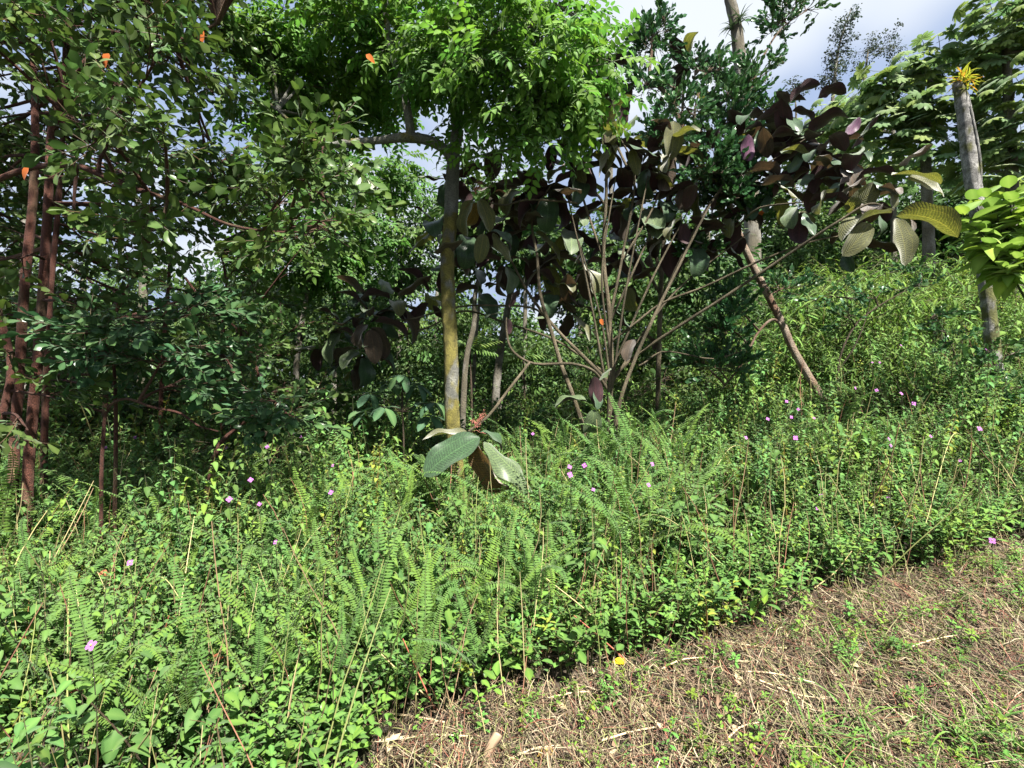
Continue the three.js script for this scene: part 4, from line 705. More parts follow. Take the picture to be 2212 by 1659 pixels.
const WD = {
  weed: weedKind({ variants: 6, L: 0.056, W: 0.033, H: 0.64, nodes: 10, pr: PR.ovate, col: [0.11, 0.215, 0.045], el: [-0.45, 0.25], side: 0.5 }),
  herb: weedKind({ variants: 4, L: 0.09, W: 0.05, H: 0.55, nodes: 7, pr: PR.ovate, col: [0.075, 0.18, 0.035], mid: [0.13, 0.25, 0.055], el: [-0.5, 0.3], side: 0.3, from: 0.35, stemCol: [0.16, 0.1, 0.05] }),
  low: weedKind({ variants: 4, L: 0.058, W: 0.026, H: 0.26, nodes: 6, pr: PR.obov, col: [0.085, 0.21, 0.036], mid: [0.15, 0.29, 0.05], el: [0.0, 0.7], side: 0.3, from: 0.3 }),
  reed: weedKind({ variants: 4, L: 0.105, W: 0.018, H: 0.85, nodes: 12, pr: PR.lance, col: [0.13, 0.235, 0.04], el: [-0.8, 0.1], arch: 2.6, side: 0.3 }),
};
// what stands nearest, to tell look-alikes apart
const marks = [['at the foot of the mossy trunk', -0.55, -5.3], ['below the red guava trunks', -4.2, -4.4], ['under the low guava shrub', -2.8, -4.0], ['round the many stemmed velvet tree', 1.1, -5.9], ['below the leaning trunk', 4.0, -6.4], ['near the pale blotched trunk', 6.2, -6.7]];
function beside(x, z) { const e = edgeDist(x, z); if (e < 0.55) return 'by the mown edge'; let b = 'between the mown edge and the mossy trunk', m = 1.5; for (const [n, mx, mz] of marks) { const q = Math.hypot(x - mx, z - mz); if (q < m) { m = q; b = n; } } if (m === 1.5) b = x < -1.6 ? 'on the shaded ground before the guava shrub' : x > 1.8 ? 'on the open slope above the mown bank' : z < -5.6 ? 'in the shade behind the mossy trunk' : b; return b; }
// ground kept low in front of the three tree feet
const dip = (x, z) => Math.max(ss(0.7, 0.3, Math.hypot(x + 0.48, (z + 4.7) * 0.8)), ss(1.0, 0.5, Math.hypot(x - 3.7, (z + 6.0) * 0.8)), ss(1.1, 0.5, Math.hypot(x - 6.0, (z + 6.2) * 0.8)));
// density of each kind over the ground
const spots = { weed: [], low: [], reed: [], herb: [] };
function scatter(n, x0, x1, d0, d1, fn) {
  for (let k = 0; k < n; k++) {
    const d = Math.sqrt(lerp(d0 * d0, d1 * d1, rnd())), x = rr(x0, x1) * d, z = -d;
    if (Math.abs(x) > 13) continue;
    fn(x, z, d);
  }
}
const mat4 = (x, y, z, s, lean = 0.18, sy = 1) => new THREE.Matrix4().compose(V(x, y, z), new THREE.Quaternion().setFromEuler(new THREE.Euler(rr(-lean, lean), rr(0, 6.28), rr(-lean, lean))), V(s, s * sy, s));
scatter(19000, -1.25, 1.25, 1.35, 7.5, (x, z, d) => {
  if (mown(x, z)) return;
  const e = edgeDist(x, z), patch = fbm(x * 0.8, 2, z * 0.8, 3), y = groundY(x, z);
  if (rnd() > ss(-0.2, 0.14, fbm(x * 2.6 + 3, 6, z * 2.6, 2)) + 0.05) return;
  const lowZone = 0.75 * ss(0.8, 0.15, e) * (x > -1.4 ? 1 : 0.2) + (patch > 0.16 ? 0.25 : 0);
  if (rnd() < lowZone) { spots.low.push([mat4(x, y, z, rr(0.8, 1.5)), x, z, d]); return; }
  const right = ss(2.0, 4.5, x) * ss(5.5, 8, d);
  if (rnd() < ss(0.02, 0.2, fbm(x * 1.1 + 20, 3, z * 1.1, 2)) * 0.5 * ss(0.25, 0.6, e)) { spots.herb.push([mat4(x, y, z, rr(0.7, 1.25), 0.35), x, z, d]); return; }
  if (rnd() < right * 0.75) { spots.reed.push([mat4(x, y, z, rr(0.8, 1.3) * (1 + 0.8 * patch) * (1 - 0.45 * dip(x, z)), 0.35), x, z, d]); return; }
  const tall = 0.82 * lerp(0.72, 1.15, ss(0.2, 1.2, e)) * (1 + 0.9 * patch) * (1 + 0.4 * ss(4.8, 7, d) * ss(1.0, 2.2, Math.abs(x - 0.9))) * (x < -1.2 ? 1.1 : 1) * (d < 2.2 ? 0.75 : 1) * (1 - 0.4 * dip(x, z));
  spots.weed.push([mat4(x, y, z, rr(0.7, 1.12) * tall, 0.3, rnd() < 0.16 ? 1.45 : 1), x, z, d]);
});
scatter(2200, -1.2, 1.2, 1.5, 5, (x, z, d) => { if (!mown(x, z)) spots.low.push([mat4(x, groundY(x, z), z, rr(0.8, 1.4)), x, z, d]); });
scatter(6500, -1.15, 1.15, 7, 15, (x, z, d) => { const right = ss(1.5, 4.5, x), hill = 1 + 1.1 * fbm(x * 0.7, 5, z * 0.7, 3); spots[rnd() < 0.2 + 0.65 * right ? 'reed' : 'weed'].push([mat4(x, groundY(x, z), z, rr(0.9, 1.4) * (1 + 0.35 * right) * hill, 0.35), x, z, d]); });
const odd = (f) => () => rnd() < 0.025 ? [2.2, 1.3, 0.9] : rnd() < 0.05 ? [1.6, 1.3, 0.8] : f();
const weedTint = { herb: odd(mTint(0.35, 0.2)), weed: odd(mTint(0.38, 0.22)), low: odd(mTint(0.3, 0.15)), reed: mTint(0.35, 0.15) };
const weedMats = { herb: M.weed, weed: M.weed, low: M.gloss, reed: M.weed };
const weedInfo = {
  herb: ['broad_leaf_herb', 'herb with broad pointed dark green leaves', 'broad leaved herbs', 'patches of broad leaved dark green herbs'],
  weed: ['leafy_weed', 'slender upright weed with paired oval leaves', 'upright weeds', 'dense tangle of upright small leaved weeds'],
  low: ['creeping_weed', 'low glossy bright green weed', 'low glossy weeds', 'carpet of low glossy bright green weeds'],
  reed: ['arching_weed', 'arching yellow green weed with narrow leaves', 'arching narrow leaved weeds', 'yellow green narrow leaved growth over the slope'],
};
for (const kind of ['weed', 'herb', 'low', 'reed']) {
  const list = spots[kind], [name, label, group, stuffLabel] = weedInfo[kind];
  const keep = { weed: [100, 290], herb: [60, 120], low: [40, 130], reed: [0, 90] }[kind];
  // the plants that show largest stand alone
  const shows = ([m, x, z, d]) => { const top = V(x, groundY(x, z) + (kind === 'low' ? 0.2 : 0.4), z); return inView(top, -20) ? d - (kind === 'low' ? 0 : 0) : 99; };
  const order = list.map((s, k) => [shows(s), k]).sort((a, b) => a[0] - b[0]);
  const solo = new Set();
  order.slice(0, keep[1]).forEach(([dist, k], n) => {
    if (dist > 90) return; solo.add(k);
    const m = list[k][0], tw = pick(WD[kind]), mats = weedMats[kind];
    const where = beside(list[k][1], list[k][2]), t = thing(name, label + ' ' + where, 'weed', V(0, 0, 0), group + ' ' + where); m.decompose(t.position, t.quaternion, t.scale);
    mesh('stem', tw.stem, M.bark, t);
    if (n < keep[0]) for (const [g, lm] of tw.spots) mesh('leaf', tw.leafGeos[g], pick(mats), t).applyMatrix4(lm);
    else { tw.crown ||= mergeGeometries(tw.spots.map(([g, lm]) => tw.leafGeos[g].clone().applyMatrix4(lm))); mesh('leaves', tw.crown, pick(mats), t, true); }
  });
  const groups = WD[kind].map(() => []);
  list.forEach((s, k) => { if (!solo.has(k)) groups[k % groups.length].push(s[0]); });
  groups.forEach((g, v) => { const im = instances(kind === 'weed' ? 'weed_tangle' : kind === 'herb' ? 'herb_patch' : kind === 'low' ? 'weed_carpet' : 'slope_growth', WD[kind][v].merged, weedMats[kind][0], g, scene, weedTint[kind]); im.userData.label = stuffLabel; im.userData.category = 'undergrowth'; im.userData.group = stuffLabel; });
}

// ferns
function frondGeo(L, W, n, arch, col) {
  const gb = new GB(); const pts = []; let a = 1.35, x = 0, y = 0;
  for (let k = 0; k <= 10; k++) { pts.push(V(x, y, 0.03 * L * Math.sin(k * 0.5))); a -= arch / 10 * (0.4 + 1.2 * k / 10); x += Math.cos(a) * L / 10; y += Math.sin(a) * L / 10; }
  const cv = tube(gb, pts, [0.003, 0.0022, 0.0012], { seg: 4, step: L / 14, col: () => [0.1, 0.16, 0.045] });
  for (let k = 0; k < n; k++) {
    const t = lerp(0.14, 0.995, k / (n - 1)), p = cv.getPoint(t), tg = cv.getTangent(t), w = W / 2 * Math.min(1, 0.55 + t * 2.2) * Math.pow(Math.max(0.02, 1 - t), 0.42) * 1.15;
    for (const s of [-1, 1]) {
      const up = V(-tg.y, tg.x, 0), dir = V(tg.x * 0.22, tg.y * 0.22, s).addScaledVector(up, rr(-0.25, 0.12));
      blade(gb, frame(p, dir, up, 1), { L: w * rr(0.92, 1.05), W: L / n * rr(0.55, 0.75), n: 3, pr: PR.strap, droop: rr(0.2, 0.7), fold: 0.12, col, mid: col.map((c) => c * 1.15) });
    }
  }
  return gb.geo();
}
const fernCol = [0.115, 0.22, 0.045];
const FR = [frondGeo(0.7, 0.11, 38, 0.9, fernCol), frondGeo(0.8, 0.11, 42, 1.7, fernCol), frondGeo(0.6, 0.105, 34, 2.3, fernCol), frondGeo(0.55, 0.09, 31, 0.5, fernCol)], FRW = [FR[0], FR[0], FR[1], FR[2], FR[3], FR[3]];
const fernLabel = 'sword fern with narrow feathered fronds', fernGroup = 'sword ferns';
function fern(p, n, s, main) {
  const t = thing('sword_fern', fernLabel + ' ' + beside(p.x, p.z), 'fern', p, fernGroup + ' ' + beside(p.x, p.z)); const a0 = rr(0, 6.28);
  for (let k = 0; k < n; k++) {
    const f = mesh('frond', pick(FRW), pick(M.fern), t); f.rotation.set(rr(-0.3, 0.3), a0 + k * 6.28 / n + rr(-0.4, 0.4), rr(-0.5, 0.15)); const q = s * rr(0.65, 1.15); f.scale.set(q, q, q);
  }
  if (main) { // the frond the photograph shows: from base towards tip, face to the viewer
    const [dir, len, v] = main; const f = mesh('frond', FR[v], pick(M.fern), t), x = dir.clone().normalize();
    const side = new THREE.Vector3().crossVectors(x, V(rr(-0.3, 0.3), 0.25, 1)).normalize(), out = new THREE.Vector3().crossVectors(side, x);
    // frond runs up its own +y and leans over +x; its face looks to -x/+y
    f.matrix.makeBasis(out.clone().negate(), x, side.clone()).scale(V(len / 0.7, len / 0.7, len / 0.7)); f.matrix.decompose(f.position, f.quaternion, f.scale);
  }
}
const shownFronds = [ // base pixel, tip pixel, shape
  [545, 1090, 400, 975, 1], [623, 1075, 603, 948, 0], [470, 1190, 480, 1062, 0], [806, 1320, 770, 1085, 0], [868, 1320, 925, 1190, 0], [1028, 1275, 1124, 1135, 1], [928, 1300, 930, 1158, 3], [908, 1415, 932, 1302, 0], [1022, 1400, 1008, 1284, 0],
  [1152, 1060, 1120, 948, 0], [1113, 970, 1120, 890, 3], [347, 1515, 343, 1414, 3], [200, 1490, 207, 1392, 0], [547, 1450, 547, 1338, 0], [614, 1420, 610, 1310, 3], [150, 1570, 70, 1556, 2], [0, 1300, 60, 1216, 1], [170, 1320, 310, 1285, 2], [330, 1190, 290, 1100, 1], [30, 1080, 42, 996, 3], [680, 970, 677, 896, 3],
  [1684, 1010, 1690, 918, 3], [1972, 930, 2020, 872, 1], [1668, 800, 1664, 752, 3], [1640, 800, 1642, 765, 3], [1455, 1010, 1452, 895, 0], [360, 1130, 370, 1010, 0], [560, 1160, 545, 1060, 0], [395, 1110, 395, 1010, 3], [720, 1130, 700, 1040, 0], [1050, 1140, 1040, 1040, 3], [870, 1100, 900, 1010, 0], [1290, 1060, 1275, 960, 0], [1380, 1000, 1375, 930, 3], [1560, 1010, 1565, 930, 3], [760, 1250, 730, 1150, 0], [985, 1120, 960, 1050, 0], [1180, 1000, 1200, 880, 1], [1230, 960, 1270, 890, 1], [730, 1430, 740, 1330, 0], [60, 1430, 20, 1320, 1], [1800, 890, 1830, 810, 1], [1860, 880, 1850, 800, 1], [420, 1520, 440, 1440, 3], [270, 1560, 300, 1480, 2],
];
for (const [x0, y0, x1, y1, v] of shownFronds) {
  const a = onGround(x0, y0, 0.42), d = -a.z, b = P(x1, y1, d - 0.08), dir = b.clone().sub(a), g = V(a.x, groundY(a.x, a.z), a.z);
  const low = a.clone().addScaledVector(dir, -0.35); low.y = Math.max(low.y, g.y);
  fern(low, 2, 0.85, [b.clone().sub(low), b.distanceTo(low) * 1.03, v]);
}
scatter(225, -0.98, 0.32, 2.7, 7, (x, z, d) => { if (mown(x, z) || edgeDist(x, z) < 0.2) return; fern(V(x, groundY(x, z) + 0.26, z), 3 + Math.floor(rnd() * 4), rr(0.95, 1.3) * (d < 3.4 ? 0.7 : 1)); });
scatter(26, 0.2, 0.8, 3.6, 7, (x, z) => { if (!mown(x, z) && edgeDist(x, z) > 0.4) fern(V(x, groundY(x, z) + 0.2, z), 4, rr(0.8, 1.05)); });

// thin bare stems standing and leaning among the weeds
{
  const g = [0, 1, 2].map((k) => tubeGeo([V(0, 0, 0), V(0.03 * k, 0.4, 0.02), V(0.05 * (k - 1), 0.75, 0.04), V(0.12 * (k - 1), 1, 0.06)], [0.0045, 0.0035, 0.002], { seg: 4, step: 0.2 })), l = g.map(() => []);
  scatter(2300, -1.2, 1.2, 1.5, 7, (x, z, d) => { if (mown(x, z) && edgeDist(x, z) > 0.12) return; const long = rnd() < 0.12; l[Math.floor(rnd() * 3)].push(mat4(x, groundY(x, z), z, long ? rr(0.75, 1.05) : rr(0.35, 0.75), long ? 0.7 : 0.4)); });
  g.forEach((q, k) => { const im = instances('bare_stems', q, M.straw, l[k], scene, () => { const c = pick([[0.28, 0.24, 0.1], [0.36, 0.3, 0.15], [0.18, 0.2, 0.06], [0.2, 0.13, 0.07], [0.22, 0.1, 0.06]]), b = rr(0.7, 1.2); return c.map((v) => v * b); }); im.userData.label = 'thin bare stems standing among the weeds'; im.userData.category = 'stems'; im.userData.group = 'bare stems in the weeds'; });
}

// flowers
const petalG = leafG({ L: 0.026, W: 0.021, n: 4, pr: PR.obov, droop: 0.3, fold: 0.15, col: [0.56, 0.22, 0.6], mid: [0.5, 0.16, 0.55] });
const flowerStem = tubeGeo([V(0, 0, 0), V(0.01, 0.2, 0), V(0, 0.45, 0.01)], [0.0025, 0.0018, 0.0014], { seg: 4, step: 0.1, col: () => [0.14, 0.15, 0.05] });
const sprigG = leafG({ L: 0.045, W: 0.024, n: 4, pr: PR.ovate, droop: 0.4, fold: 0.25, col: [0.095, 0.185, 0.03] });
const eyeG = new THREE.SphereGeometry(0.0035, 6, 4); { const n = eyeG.attributes.position.count, c = new Float32Array(n * 3); for (let k = 0; k < n; k++) c.set([0.4, 0.35, 0.1], k * 3); eyeG.setAttribute('color', new THREE.BufferAttribute(c, 3)); }
for (const [px, py] of [[325, 877], [22, 913], [230, 966], [350, 928], [293, 945], [490, 967], [543, 1036], [562, 1088], [497, 1078], [716, 1063], [285, 1214], [203, 1391], [597, 1170], [578, 965], [636, 938], [650, 943], [720, 1005], [1262, 1005], [1230, 1008], [1231, 1025], [1281, 1057], [1155, 1163], [1408, 1002], [1400, 1047], [1151, 937], [1698, 867], [1723, 884], [1657, 905], [1708, 901], [1757, 903], [1972, 872], [1945, 850], [1892, 843], [1846, 838], [1883, 783], [1899, 783], [1918, 948], [1922, 962], [1992, 966], [2008, 942], [2027, 961], [1877, 1002], [1892, 1046], [1773, 1071], [1764, 1098], [2113, 926], [2072, 995], [1960, 986], [1858, 643], [1968, 641], [1802, 678], [1990, 701], [1945, 746], [1717, 946], [1917, 1075], [2140, 1167], [1610, 945], [2129, 755]]) {
  let p = onGround(px, py, 0.88); if (mown(p.x, p.z)) p = onGround(px, py, 0.3); if (-p.z > 13) p = P(px, py, 9);
  const t = thing('pink_flower', 'pink four petalled flower on thin stalk ' + beside(p.x, p.z), 'flower', V(p.x, p.y - 0.45, p.z), 'pink flowers ' + beside(p.x, p.z));
  mesh('stalk', flowerStem, M.bark, t);
  const face = V(rr(-0.6, 0.6), rr(0.3, 0.9), 1).normalize(), u = new THREE.Vector3().crossVectors(face, V(0, 1, 0)).normalize(), w = new THREE.Vector3().crossVectors(u, face), ph = rr(0, 1.5), s = rr(0.5, 0.85);
  for (let k = 0; k < 4; k++) { const a = ph + k * 1.571 + rr(-0.15, 0.15), dir = u.clone().multiplyScalar(Math.cos(a)).addScaledVector(w, Math.sin(a)).addScaledVector(face, 0.25); mesh('petal', petalG, M.petal, t).applyMatrix4(frame(V(0, 0.45, 0.01), dir, face, s)); }
  const e = mesh('flower_eye', eyeG, M.straw, t); e.position.set(0, 0.453, 0.012);
  for (let k = 0; k < 4; k++) { const a = rr(0, 6.28); mesh('leaf', sprigG, pick(M.weed), t).applyMatrix4(frame(V(0.006, 0.14 + 0.08 * k, 0.004), V(Math.cos(a), 0.1, Math.sin(a)))); }
}
{ // dark broad-leaved sapling left of the mossy trunk
  const bp = foot(870, 1000, 5.9), t = thing('broad_leaf_sapling', 'sapling with broad dark drooping leaves left of the mossy trunk', 'sapling', bp);
  part('stem', tubeGeo([bp, P(872, 950, 5.9), P(868, 870, 5.9), P(870, 820, 5.9)], [0.012, 0.01, 0.007, 0.004], { col: brown(1) }), M.bark, t);
  const lg = [0, 1].map((k) => leafG({ L: 0.24, W: 0.095, n: 6, pr: PR.ellip, droop: 0.5 + 0.5 * k, fold: 0.2, col: [0.045, 0.12, 0.05], mid: [0.09, 0.18, 0.08], stalk: 0.08 }));
  for (const [ex, ey] of [[800, 850], [830, 880], [870, 810], [910, 870], [930, 900], [850, 830], [900, 830], [790, 890], [940, 870]]) {
    const e = P(ex, ey, rr(5.6, 6.1)), s = P(870, 890, 5.9); part('stem', tubeGeo([s, s.clone().lerp(e, 0.5).add(V(0, 0.03, 0)), e], [0.006, 0.003], { seg: 4, col: brown(1) }), M.bark, t);
    for (let k = 0; k < 7; k++) { const a = k * 2.4 + rr(-0.3, 0.3); mesh('leaf', lg[k % 2], pick(M.gloss), t).applyMatrix4(frame(e.clone().sub(bp), V(Math.cos(a), rr(-0.5, 0.3), Math.sin(a)), V(rr(-.2, .2), 1, rr(-.2, .2)), rr(0.7, 1.1))); }
  }
}
// palm-like lit plants deep in the gaps
const lobe = (() => { const gb = new GB(); for (let k = 0; k < 9; k++) for (const s of [-1, 1]) blade(gb, euler(0, s * (0.9 - k * 0.05), -0.2, 0.06 + k * 0.055, 0.02, 0), { L: 0.22 - k * 0.014, W: 0.05, n: 3, pr: PR.lance, droop: 0.5, fold: 0.2, col: [0.1, 0.17, 0.03] }); return gb.geo(); })();
for (const [px, py, d, lab] of [[1015, 750, 9, 'lime lobed leaf plant lit beside the mossy trunk'], [1130, 770, 10, 'golden green lobed leaf plant lit behind the velvet stems'], [1380, 790, 9.5, 'pale lobed leaf plant low behind the velvet stems'], [1425, 775, 10, 'lobed leaf plant by the dark stem in shade'], [880, 700, 11, 'lobed leaf plant glimpsed left of the mossy trunk']]) {
  const c = P(px, py, d), bp = V(c.x, groundY(c.x, c.z), c.z), t = thing('lobed_leaf_plant', lab, 'plant', bp, 'lobed leaf plants in the clearing');
  part('stem', tubeGeo([bp, bp.clone().lerp(c, 0.5).add(V(0.03, 0, 0)), c], [0.025, 0.02, 0.012], { col: brown(1) }), M.bark, t);
  for (let k = 0; k < 10; k++) { const a = k * 2.4, el = rr(-0.5, 0.7); mesh('leaf', lobe, pick(M.fern), t).applyMatrix4(frame(c.clone().sub(bp), V(Math.cos(a), el, Math.sin(a)), V(0, 1, 0), rr(0.8, 1.2))); }
}

// ------------------------------------------------------------------ mown verge
const strawG = [0, 1, 2, 3].map((k) => tubeGeo([V(-0.5, 0, 0), V(-0.15, 0.05 * (k - 1), 0.06), V(0.2, -0.03, 0.05 - 0.03 * k), V(0.5, 0.06 * (1 - k), 0)], [0.011, 0.012, 0.008], { seg: 4, step: 0.2 }));
const strawL = strawG.map(() => []), strawCols = [[0.34, 0.26, 0.16], [0.42, 0.35, 0.23], [0.22, 0.15, 0.09], [0.15, 0.1, 0.065], [0.28, 0.26, 0.12], [0.13, 0.085, 0.055], [0.24, 0.25, 0.09], [0.16, 0.1, 0.06], [0.24, 0.09, 0.055]];
const hugging = (x, z, lift) => { const e = 0.05; return V(groundY(x - e, z) - groundY(x + e, z), 2 * e, groundY(x, z - e) - groundY(x, z + e)).normalize(); };
scatter(95000, -0.6, 1.15, 1.4, 5.2, (x, z, d) => {
  if (!mown(x, z) && !(edgeDist(x, z) < 0.25 && rnd() < 0.3)) return;
  const n = hugging(x, z), a = rnd() < 0.55 ? rr(-0.9, 0.9) + 1.35 : rr(0, 6.28), len = Math.pow(rnd(), 2.5) * 0.22 + 0.03, up = rr(-0.6, 0.75);
  const dir = V(Math.cos(a), 0, Math.sin(a)); dir.addScaledVector(n, -dir.dot(n)).normalize().addScaledVector(n, up);
  const m = frame(V(x, groundY(x, z) + rr(0.002, 0.045) + 0.05 * ss(0.0, 0.25, fbm(x * 4, 2, z * 4, 2)) * rnd() + Math.abs(up) * len * 0.3, z), dir, n, 1).scale(V(len, 0.07 + 0.12 * rnd(), 0.07 + 0.12 * rnd()));
  strawL[Math.floor(rnd() * 4)].push(m);
});
strawG.forEach((g, k) => { const im = instances('cut_stems', g, M.straw, strawL[k], scene, () => { const c = pick(strawCols), b = rr(0.35, 0.95); return c.map((q) => q * b); }); im.userData.label = 'layer of cut dry brown and straw stems'; im.userData.category = 'straw'; im.userData.group = 'layer of cut dry stems'; });
// small leaves sprouting through the cut stems
const sprout = WD.low.map((w) => w.merged), spL = sprout.map(() => []);
scatter(14000, -0.6, 1.15, 1.4, 5.2, (x, z, d) => { if (!mown(x, z)) return; const g = fbm(x * 1.3 + 9, 4, z * 1.3, 3) + 0.12 * ss(1.6, 3, x) - 0.02 * ss(0.3, 1.2, x); if (rnd() < ss(-0.1, 0.3, g) * 0.75 + 0.05) spL[Math.floor(rnd() * 4)].push(mat4(x, groundY(x, z) + 0.0, z, rr(0.25, 0.62), 0.5)); });
sprout.forEach((g, k) => { const im = instances('sprouts', g, M.weed[1], spL[k], scene, mTint(0.3, 0.3)); im.userData.label = 'small green sprouts among the cut stems'; im.userData.category = 'sprouts'; im.userData.group = 'sprouts in the cut stems'; });
// dead leaves lying in the straw
{
  const lg = [0, 1].map((k) => leafG({ L: 0.05 + 0.02 * k, W: 0.028, n: 4, pr: PR.ovate, droop: 1.2 - 2 * k, fold: 0.5, wav: 0.3, col: [1, 1, 1] })), l = [[], []];
  scatter(5200, -0.6, 1.15, 1.4, 5.2, (x, z) => { if (!mown(x, z) || rnd() > 0.15 + ss(-0.05, 0.2, fbm(x * 2.2, 11, z * 2.2, 2))) return; const a = rr(0, 6.28); l[rnd() < 0.5 ? 0 : 1].push(frame(V(x, groundY(x, z) + rr(0.01, 0.05), z), V(Math.cos(a), rr(-0.5, 0.5), Math.sin(a)), V(rr(-0.6, 0.6), 1, rr(-0.6, 0.6)), rr(0.5, 1.2))); });
  lg.forEach((g, k) => { const im = instances('leaf_litter', g, M.straw, l[k], scene, () => { const c = pick([[0.16, 0.1, 0.06], [0.24, 0.17, 0.1], [0.32, 0.25, 0.15], [0.1, 0.065, 0.045]]), b = rr(0.6, 1.1); return c.map((v) => v * b); }); im.userData.label = 'dry curled leaf litter among the cut stems'; im.userData.category = 'litter'; im.userData.group = 'leaf litter on the verge'; });
}
// arching vines over the weeds
for (const [x0, y0, x1, y1, rise] of [[1560, 1220, 1270, 1170, 0.25], [2090, 960, 2000, 1130, 0.3], [2110, 790, 2212, 960, 0.3], [1640, 1000, 1500, 1090, 0.3], [620, 1250, 760, 1150, 0.2], [150, 1150, 330, 1200, 0.25], [1010, 1200, 860, 1120, 0.2], [1850, 1150, 1720, 1080, 0.3], [420, 1360, 280, 1290, 0.2], [1330, 1120, 1480, 1180, 0.25]]) {
  const a = onGround(x0, y0, 0.25), b = onGround(x1, y1, 0.4); if (b.distanceTo(a) > 3) b.copy(P(x1, y1, -a.z + 0.3));
  const m = a.clone().lerp(b, 0.5).add(V(0, rise, 0)), w = beside(a.x, a.z), t = thing('arching_vine', 'arching vine with small paired leaves ' + w, 'vine', a, 'arching vines ' + w), cv = new THREE.CatmullRomCurve3([a, m, b]);
  part('stem', tubeGeo([a, a.clone().lerp(m, 0.5).add(V(0, rise * 0.2, 0)), m, b], [0.0045, 0.0035, 0.002], { seg: 5, step: 0.05, col: () => [0.26, 0.25, 0.1] }), M.straw, t);
  for (let k = 0; k < 26; k++) { const q = cv.getPoint(0.15 + 0.85 * k / 26), tg = cv.getTangent(0.15 + 0.85 * k / 26); mesh('leaf', sprigG, pick(M.weed), t).applyMatrix4(frame(q.sub(a), V(tg.x * 0.5 + (k % 2 ? 1 : -1) * tg.z, rr(-0.3, 0.3), tg.z * 0.5 - (k % 2 ? 1 : -1) * tg.x), V(0, 1, 0.2), rr(0.6, 1.2))); }
}
// grass
const bladeG = [0, 1, 2].map((k) => leafG({ L: 0.2 * [1, 0.8, 1.2][k], W: 0.008, n: 6, pr: PR.strap, droop: [1.2, 0.7, 1.7][k], rise: 0.2, fold: 0.25, col: [0.12, 0.28, 0.035], mid: [0.17, 0.34, 0.06] }));
const grassL = bladeG.map(() => []);
scatter(5200, 0.1, 1.15, 1.4, 5, (x, z, d) => { if (!mown(x, z) && edgeDist(x, z) > 0.3) return; if (rnd() > 0.12 + 0.5 * ss(1.0, 2.6, x) * (0.4 + ss(-0.1, 0.2, fbm(x * 1.7, 8, z * 1.7, 2)))) return; const a = rr(0, 6.28); grassL[Math.floor(rnd() * 3)].push(frame(V(x, groundY(x, z), z), V(Math.cos(a), rr(0.5, 1.6), Math.sin(a)), V(0, 1, 0), rr(0.35, 0.8))); });
bladeG.forEach((g, k) => { const im = instances('grass', g, M.weed[0], grassL[k], scene, mTint(0.3, 0.25)); im.userData.label = 'scattered grass blades on the mown verge'; im.userData.category = 'grass'; im.userData.group = 'grass of the mown verge'; });
for (const [px, py, n, s] of [[1745, 1600, 18, 1.1], [1800, 1640, 16, 1], [1850, 1580, 20, 1.1], [1900, 1630, 16, 1.1], [2080, 1610, 20, 1.1], [2150, 1580, 20, 1.1], [2190, 1640, 16, 1.1], [2110, 1650, 16, 1], [1660, 1560, 8, 0.8], [1985, 1560, 10, 0.9], [2040, 1440, 8, 0.8], [1870, 1440, 7, 0.8], [1790, 1420, 6, 0.9], [2150, 1480, 10, 0.9], [1140, 1420, 9, 1.4], [1230, 1400, 8, 1.6], [1005, 1420, 7, 1.3]]) {
  const p = onGround(px, py), t = thing('grass_tuft', px > 1400 ? 'tuft of bright green grass blades on the mown verge' : 'tuft of long grass blades among the low weeds', 'grass tuft', V(p.x, groundY(p.x, p.z), p.z), px > 1400 ? 'grass tufts on the mown verge' : 'grass tufts in the weeds');
  for (let k = 0; k < n; k++) { const a = rr(0, 6.28); mesh('blade', pick(bladeG), pick(M.weed), t).applyMatrix4(frame(V(rr(-.03, .03), 0, rr(-.03, .03)), V(Math.cos(a), rr(0.6, 2.2), Math.sin(a)), V(0, 1, 0), s * rr(0.7, 1.3))); }
}
// dead stalks, sticks and the weathered stake
const stick = (name, label, cat, a, b, r0, r1, col, group) => { const base = a.clone(), g = tubeGeo([V(0, 0, 0), b.clone().sub(a).multiplyScalar(0.5).add(rv().multiplyScalar(0.02)), b.clone().sub(a)], [r0, (r0 + r1) / 2, r1], { seg: 6, step: 0.05, col: () => col, rough: 0.15 }); const m = mesh(name, g, M.straw, scene); m.position.copy(base); m.userData = { label, category: cat, group }; return m; };
for (const [x0, y0, x1, y1, red] of [[1350, 1425, 1240, 1330, 1], [1340, 1400, 1180, 1250, 0], [938, 1530, 870, 1380, 1], [940, 1520, 820, 1410, 0], [905, 1510, 810, 1480, 0], [905, 1500, 750, 1470, 0], [1520, 1300, 1270, 1350, 0], [1600, 1330, 1440, 1390, 0], [120, 1340, 108, 1190, 0], [255, 1530, 285, 1400, 0], [380, 1480, 395, 1350, 0], [330, 1460, 365, 1330, 1], [560, 1560, 500, 1440, 0], [410, 1500, 420, 1360, 0], [145, 1520, 140, 1440, 0], [1700, 1290, 1660, 1180, 0], [1760, 1270, 1840, 1190, 0], [1300, 1250, 1280, 1090, 0], [1420, 1180, 1590, 1230, 0], [760, 1290, 690, 1220, 0]]) {
  const a = onGround(x0, y0, 0.05), b = P(x1, y1, -a.z - 0.03); stick('dead_stalk', red ? 'reddish dry stalk leaning out of the weeds' : 'pale dry stalk leaning out of the weeds', 'stalk', a, b, 0.0045, 0.003, red ? [0.33, 0.1, 0.06] : [0.42, 0.34, 0.16], red ? 'reddish dry stalks' : 'pale dry stalks');
}
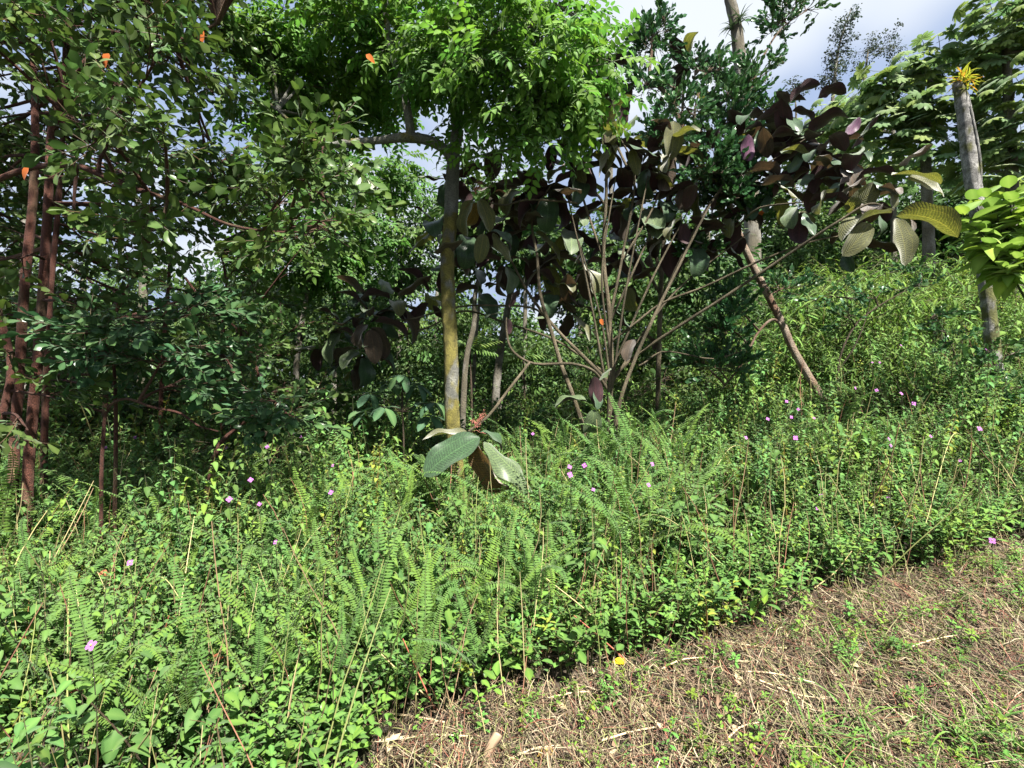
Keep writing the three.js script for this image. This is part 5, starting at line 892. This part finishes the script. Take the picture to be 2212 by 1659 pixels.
for (const [x0, y0, x1, y1, w] of [[1560, 1385, 1700, 1400, 0.006], [1590, 1450, 1760, 1475, 0.005], [1640, 1470, 1790, 1510, 0.006], [1700, 1480, 1780, 1540, 0.008], [1780, 1300, 1870, 1280, 0.006], [1430, 1445, 1520, 1420, 0.005], [1180, 1510, 1300, 1495, 0.006], [830, 1540, 960, 1560, 0.006], [1470, 1560, 1500, 1590, 0.014], [820, 1600, 1010, 1590, 0.006], [1100, 1640, 1210, 1610, 0.005], [1560, 1610, 1640, 1560, 0.005], [1960, 1400, 2080, 1370, 0.005], [1300, 1600, 1420, 1570, 0.005]]) {
  const a = onGround(x0, y0, 0.04), b = onGround(x1, y1, 0.05); stick('cut_stalk', 'long pale cut stalk lying on the mown verge', 'stalk', a, b, w, w * 0.7, [0.5, 0.4, 0.24], 'long cut stalks on the verge');
}
{ const a = onGround(1052, 1655, 0), b = P(1076, 1588, -a.z - 0.02); const m = stick('wooden_stake', 'short splintered grey brown stake in the cut stems', 'stake', a.clone().add(V(0, -0.03, 0)), b, 0.024, 0.018, [0.36, 0.25, 0.16]); m.scale.set(1, 1, 0.6); }
// a pale stone in the bank and a yellow fallen leaf
{ const p = onGround(1850, 1395, 0), g = new THREE.IcosahedronGeometry(0.07, 3), q = g.attributes.position, c = new Float32Array(q.count * 3); for (let k = 0; k < q.count; k++) { const n = 1 + 0.5 * fbm(q.getX(k) * 14, q.getY(k) * 14, q.getZ(k) * 14, 3); q.setXYZ(k, q.getX(k) * n * 1.2, q.getY(k) * n * 0.6, q.getZ(k) * n); c.set([0.34 * n, 0.3 * n, 0.25 * n], k * 3); } g.setAttribute('color', new THREE.BufferAttribute(c, 3)); g.computeVertexNormals(); const m = mesh('pale_stone', g, M.straw, scene); m.position.copy(p); m.userData = { label: 'pale stone showing through the cut stems on the bank', category: 'stone' }; }
const fallenG = leafG({ L: 0.075, W: 0.045, n: 5, pr: PR.ovate, droop: 0.5, fold: 0.3, col: [1, 1, 1], mid: [0.9, 0.85, 0.8] });
for (const [px, py, c, h, lab] of [[1352, 1430, [0.75, 0.55, 0.02], 0.05, 'bright yellow fallen leaf at the mown edge'], [1195, 1620, [0.5, 0.35, 0.1], 0.04, 'tan fallen leaf on the mown verge'], [147, 1498, [0.4, 0.09, 0.04], 0.3, 'red withered leaf on a broken stem'], [216, 1236, [0.45, 0.15, 0.08], 0.4, 'rusty withered leaf among the shaded weeds'], [483, 1420, [0.5, 0.16, 0.08], 0.25, 'small orange withered leaf among the ferns'], [567, 1350, [0.5, 0.4, 0.1], 0.3, 'pale yellow leaf on the weeds'], [380, 1540, [0.45, 0.18, 0.1], 0.1, 'brick red fallen leaf by the ferns']]) {
  const p = onGround(px, py, h), m = mesh('fallen_leaf', fallenG, leafMat(0.3, 0.05, 0.5, c), scene); m.applyMatrix4(frame(p, V(rr(-1, 1), rr(-0.2, 0.2), rr(-1, 1)), V(rr(-.3, .3), 1, 0.5))); m.userData = { label: lab, category: 'leaf' };
}
// orange old leaves hanging in the left canopy
for (const [px, py, d] of [[235, 115, 3.2], [790, 118 - 0, 4.2], [433, 66, 3.6], [62, 362, 3.4], [1295, 690, 5.6], [1650, 455, 6.0]]) {
  const m = mesh('withered_leaf', fallenG, leafMat(0.4, 0.05, 0.5, [0.6, 0.16, 0.03]), scene); m.applyMatrix4(frame(P(px, py, d), V(rr(-1, 1), -0.5, rr(-0.3, 0.3)), V(0, 0.4, 1), 1.2)); m.userData = { label: 'orange withered leaf caught in the branches', category: 'leaf', group: 'withered leaves in the branches' };
}
renderer.render(scene, camera);
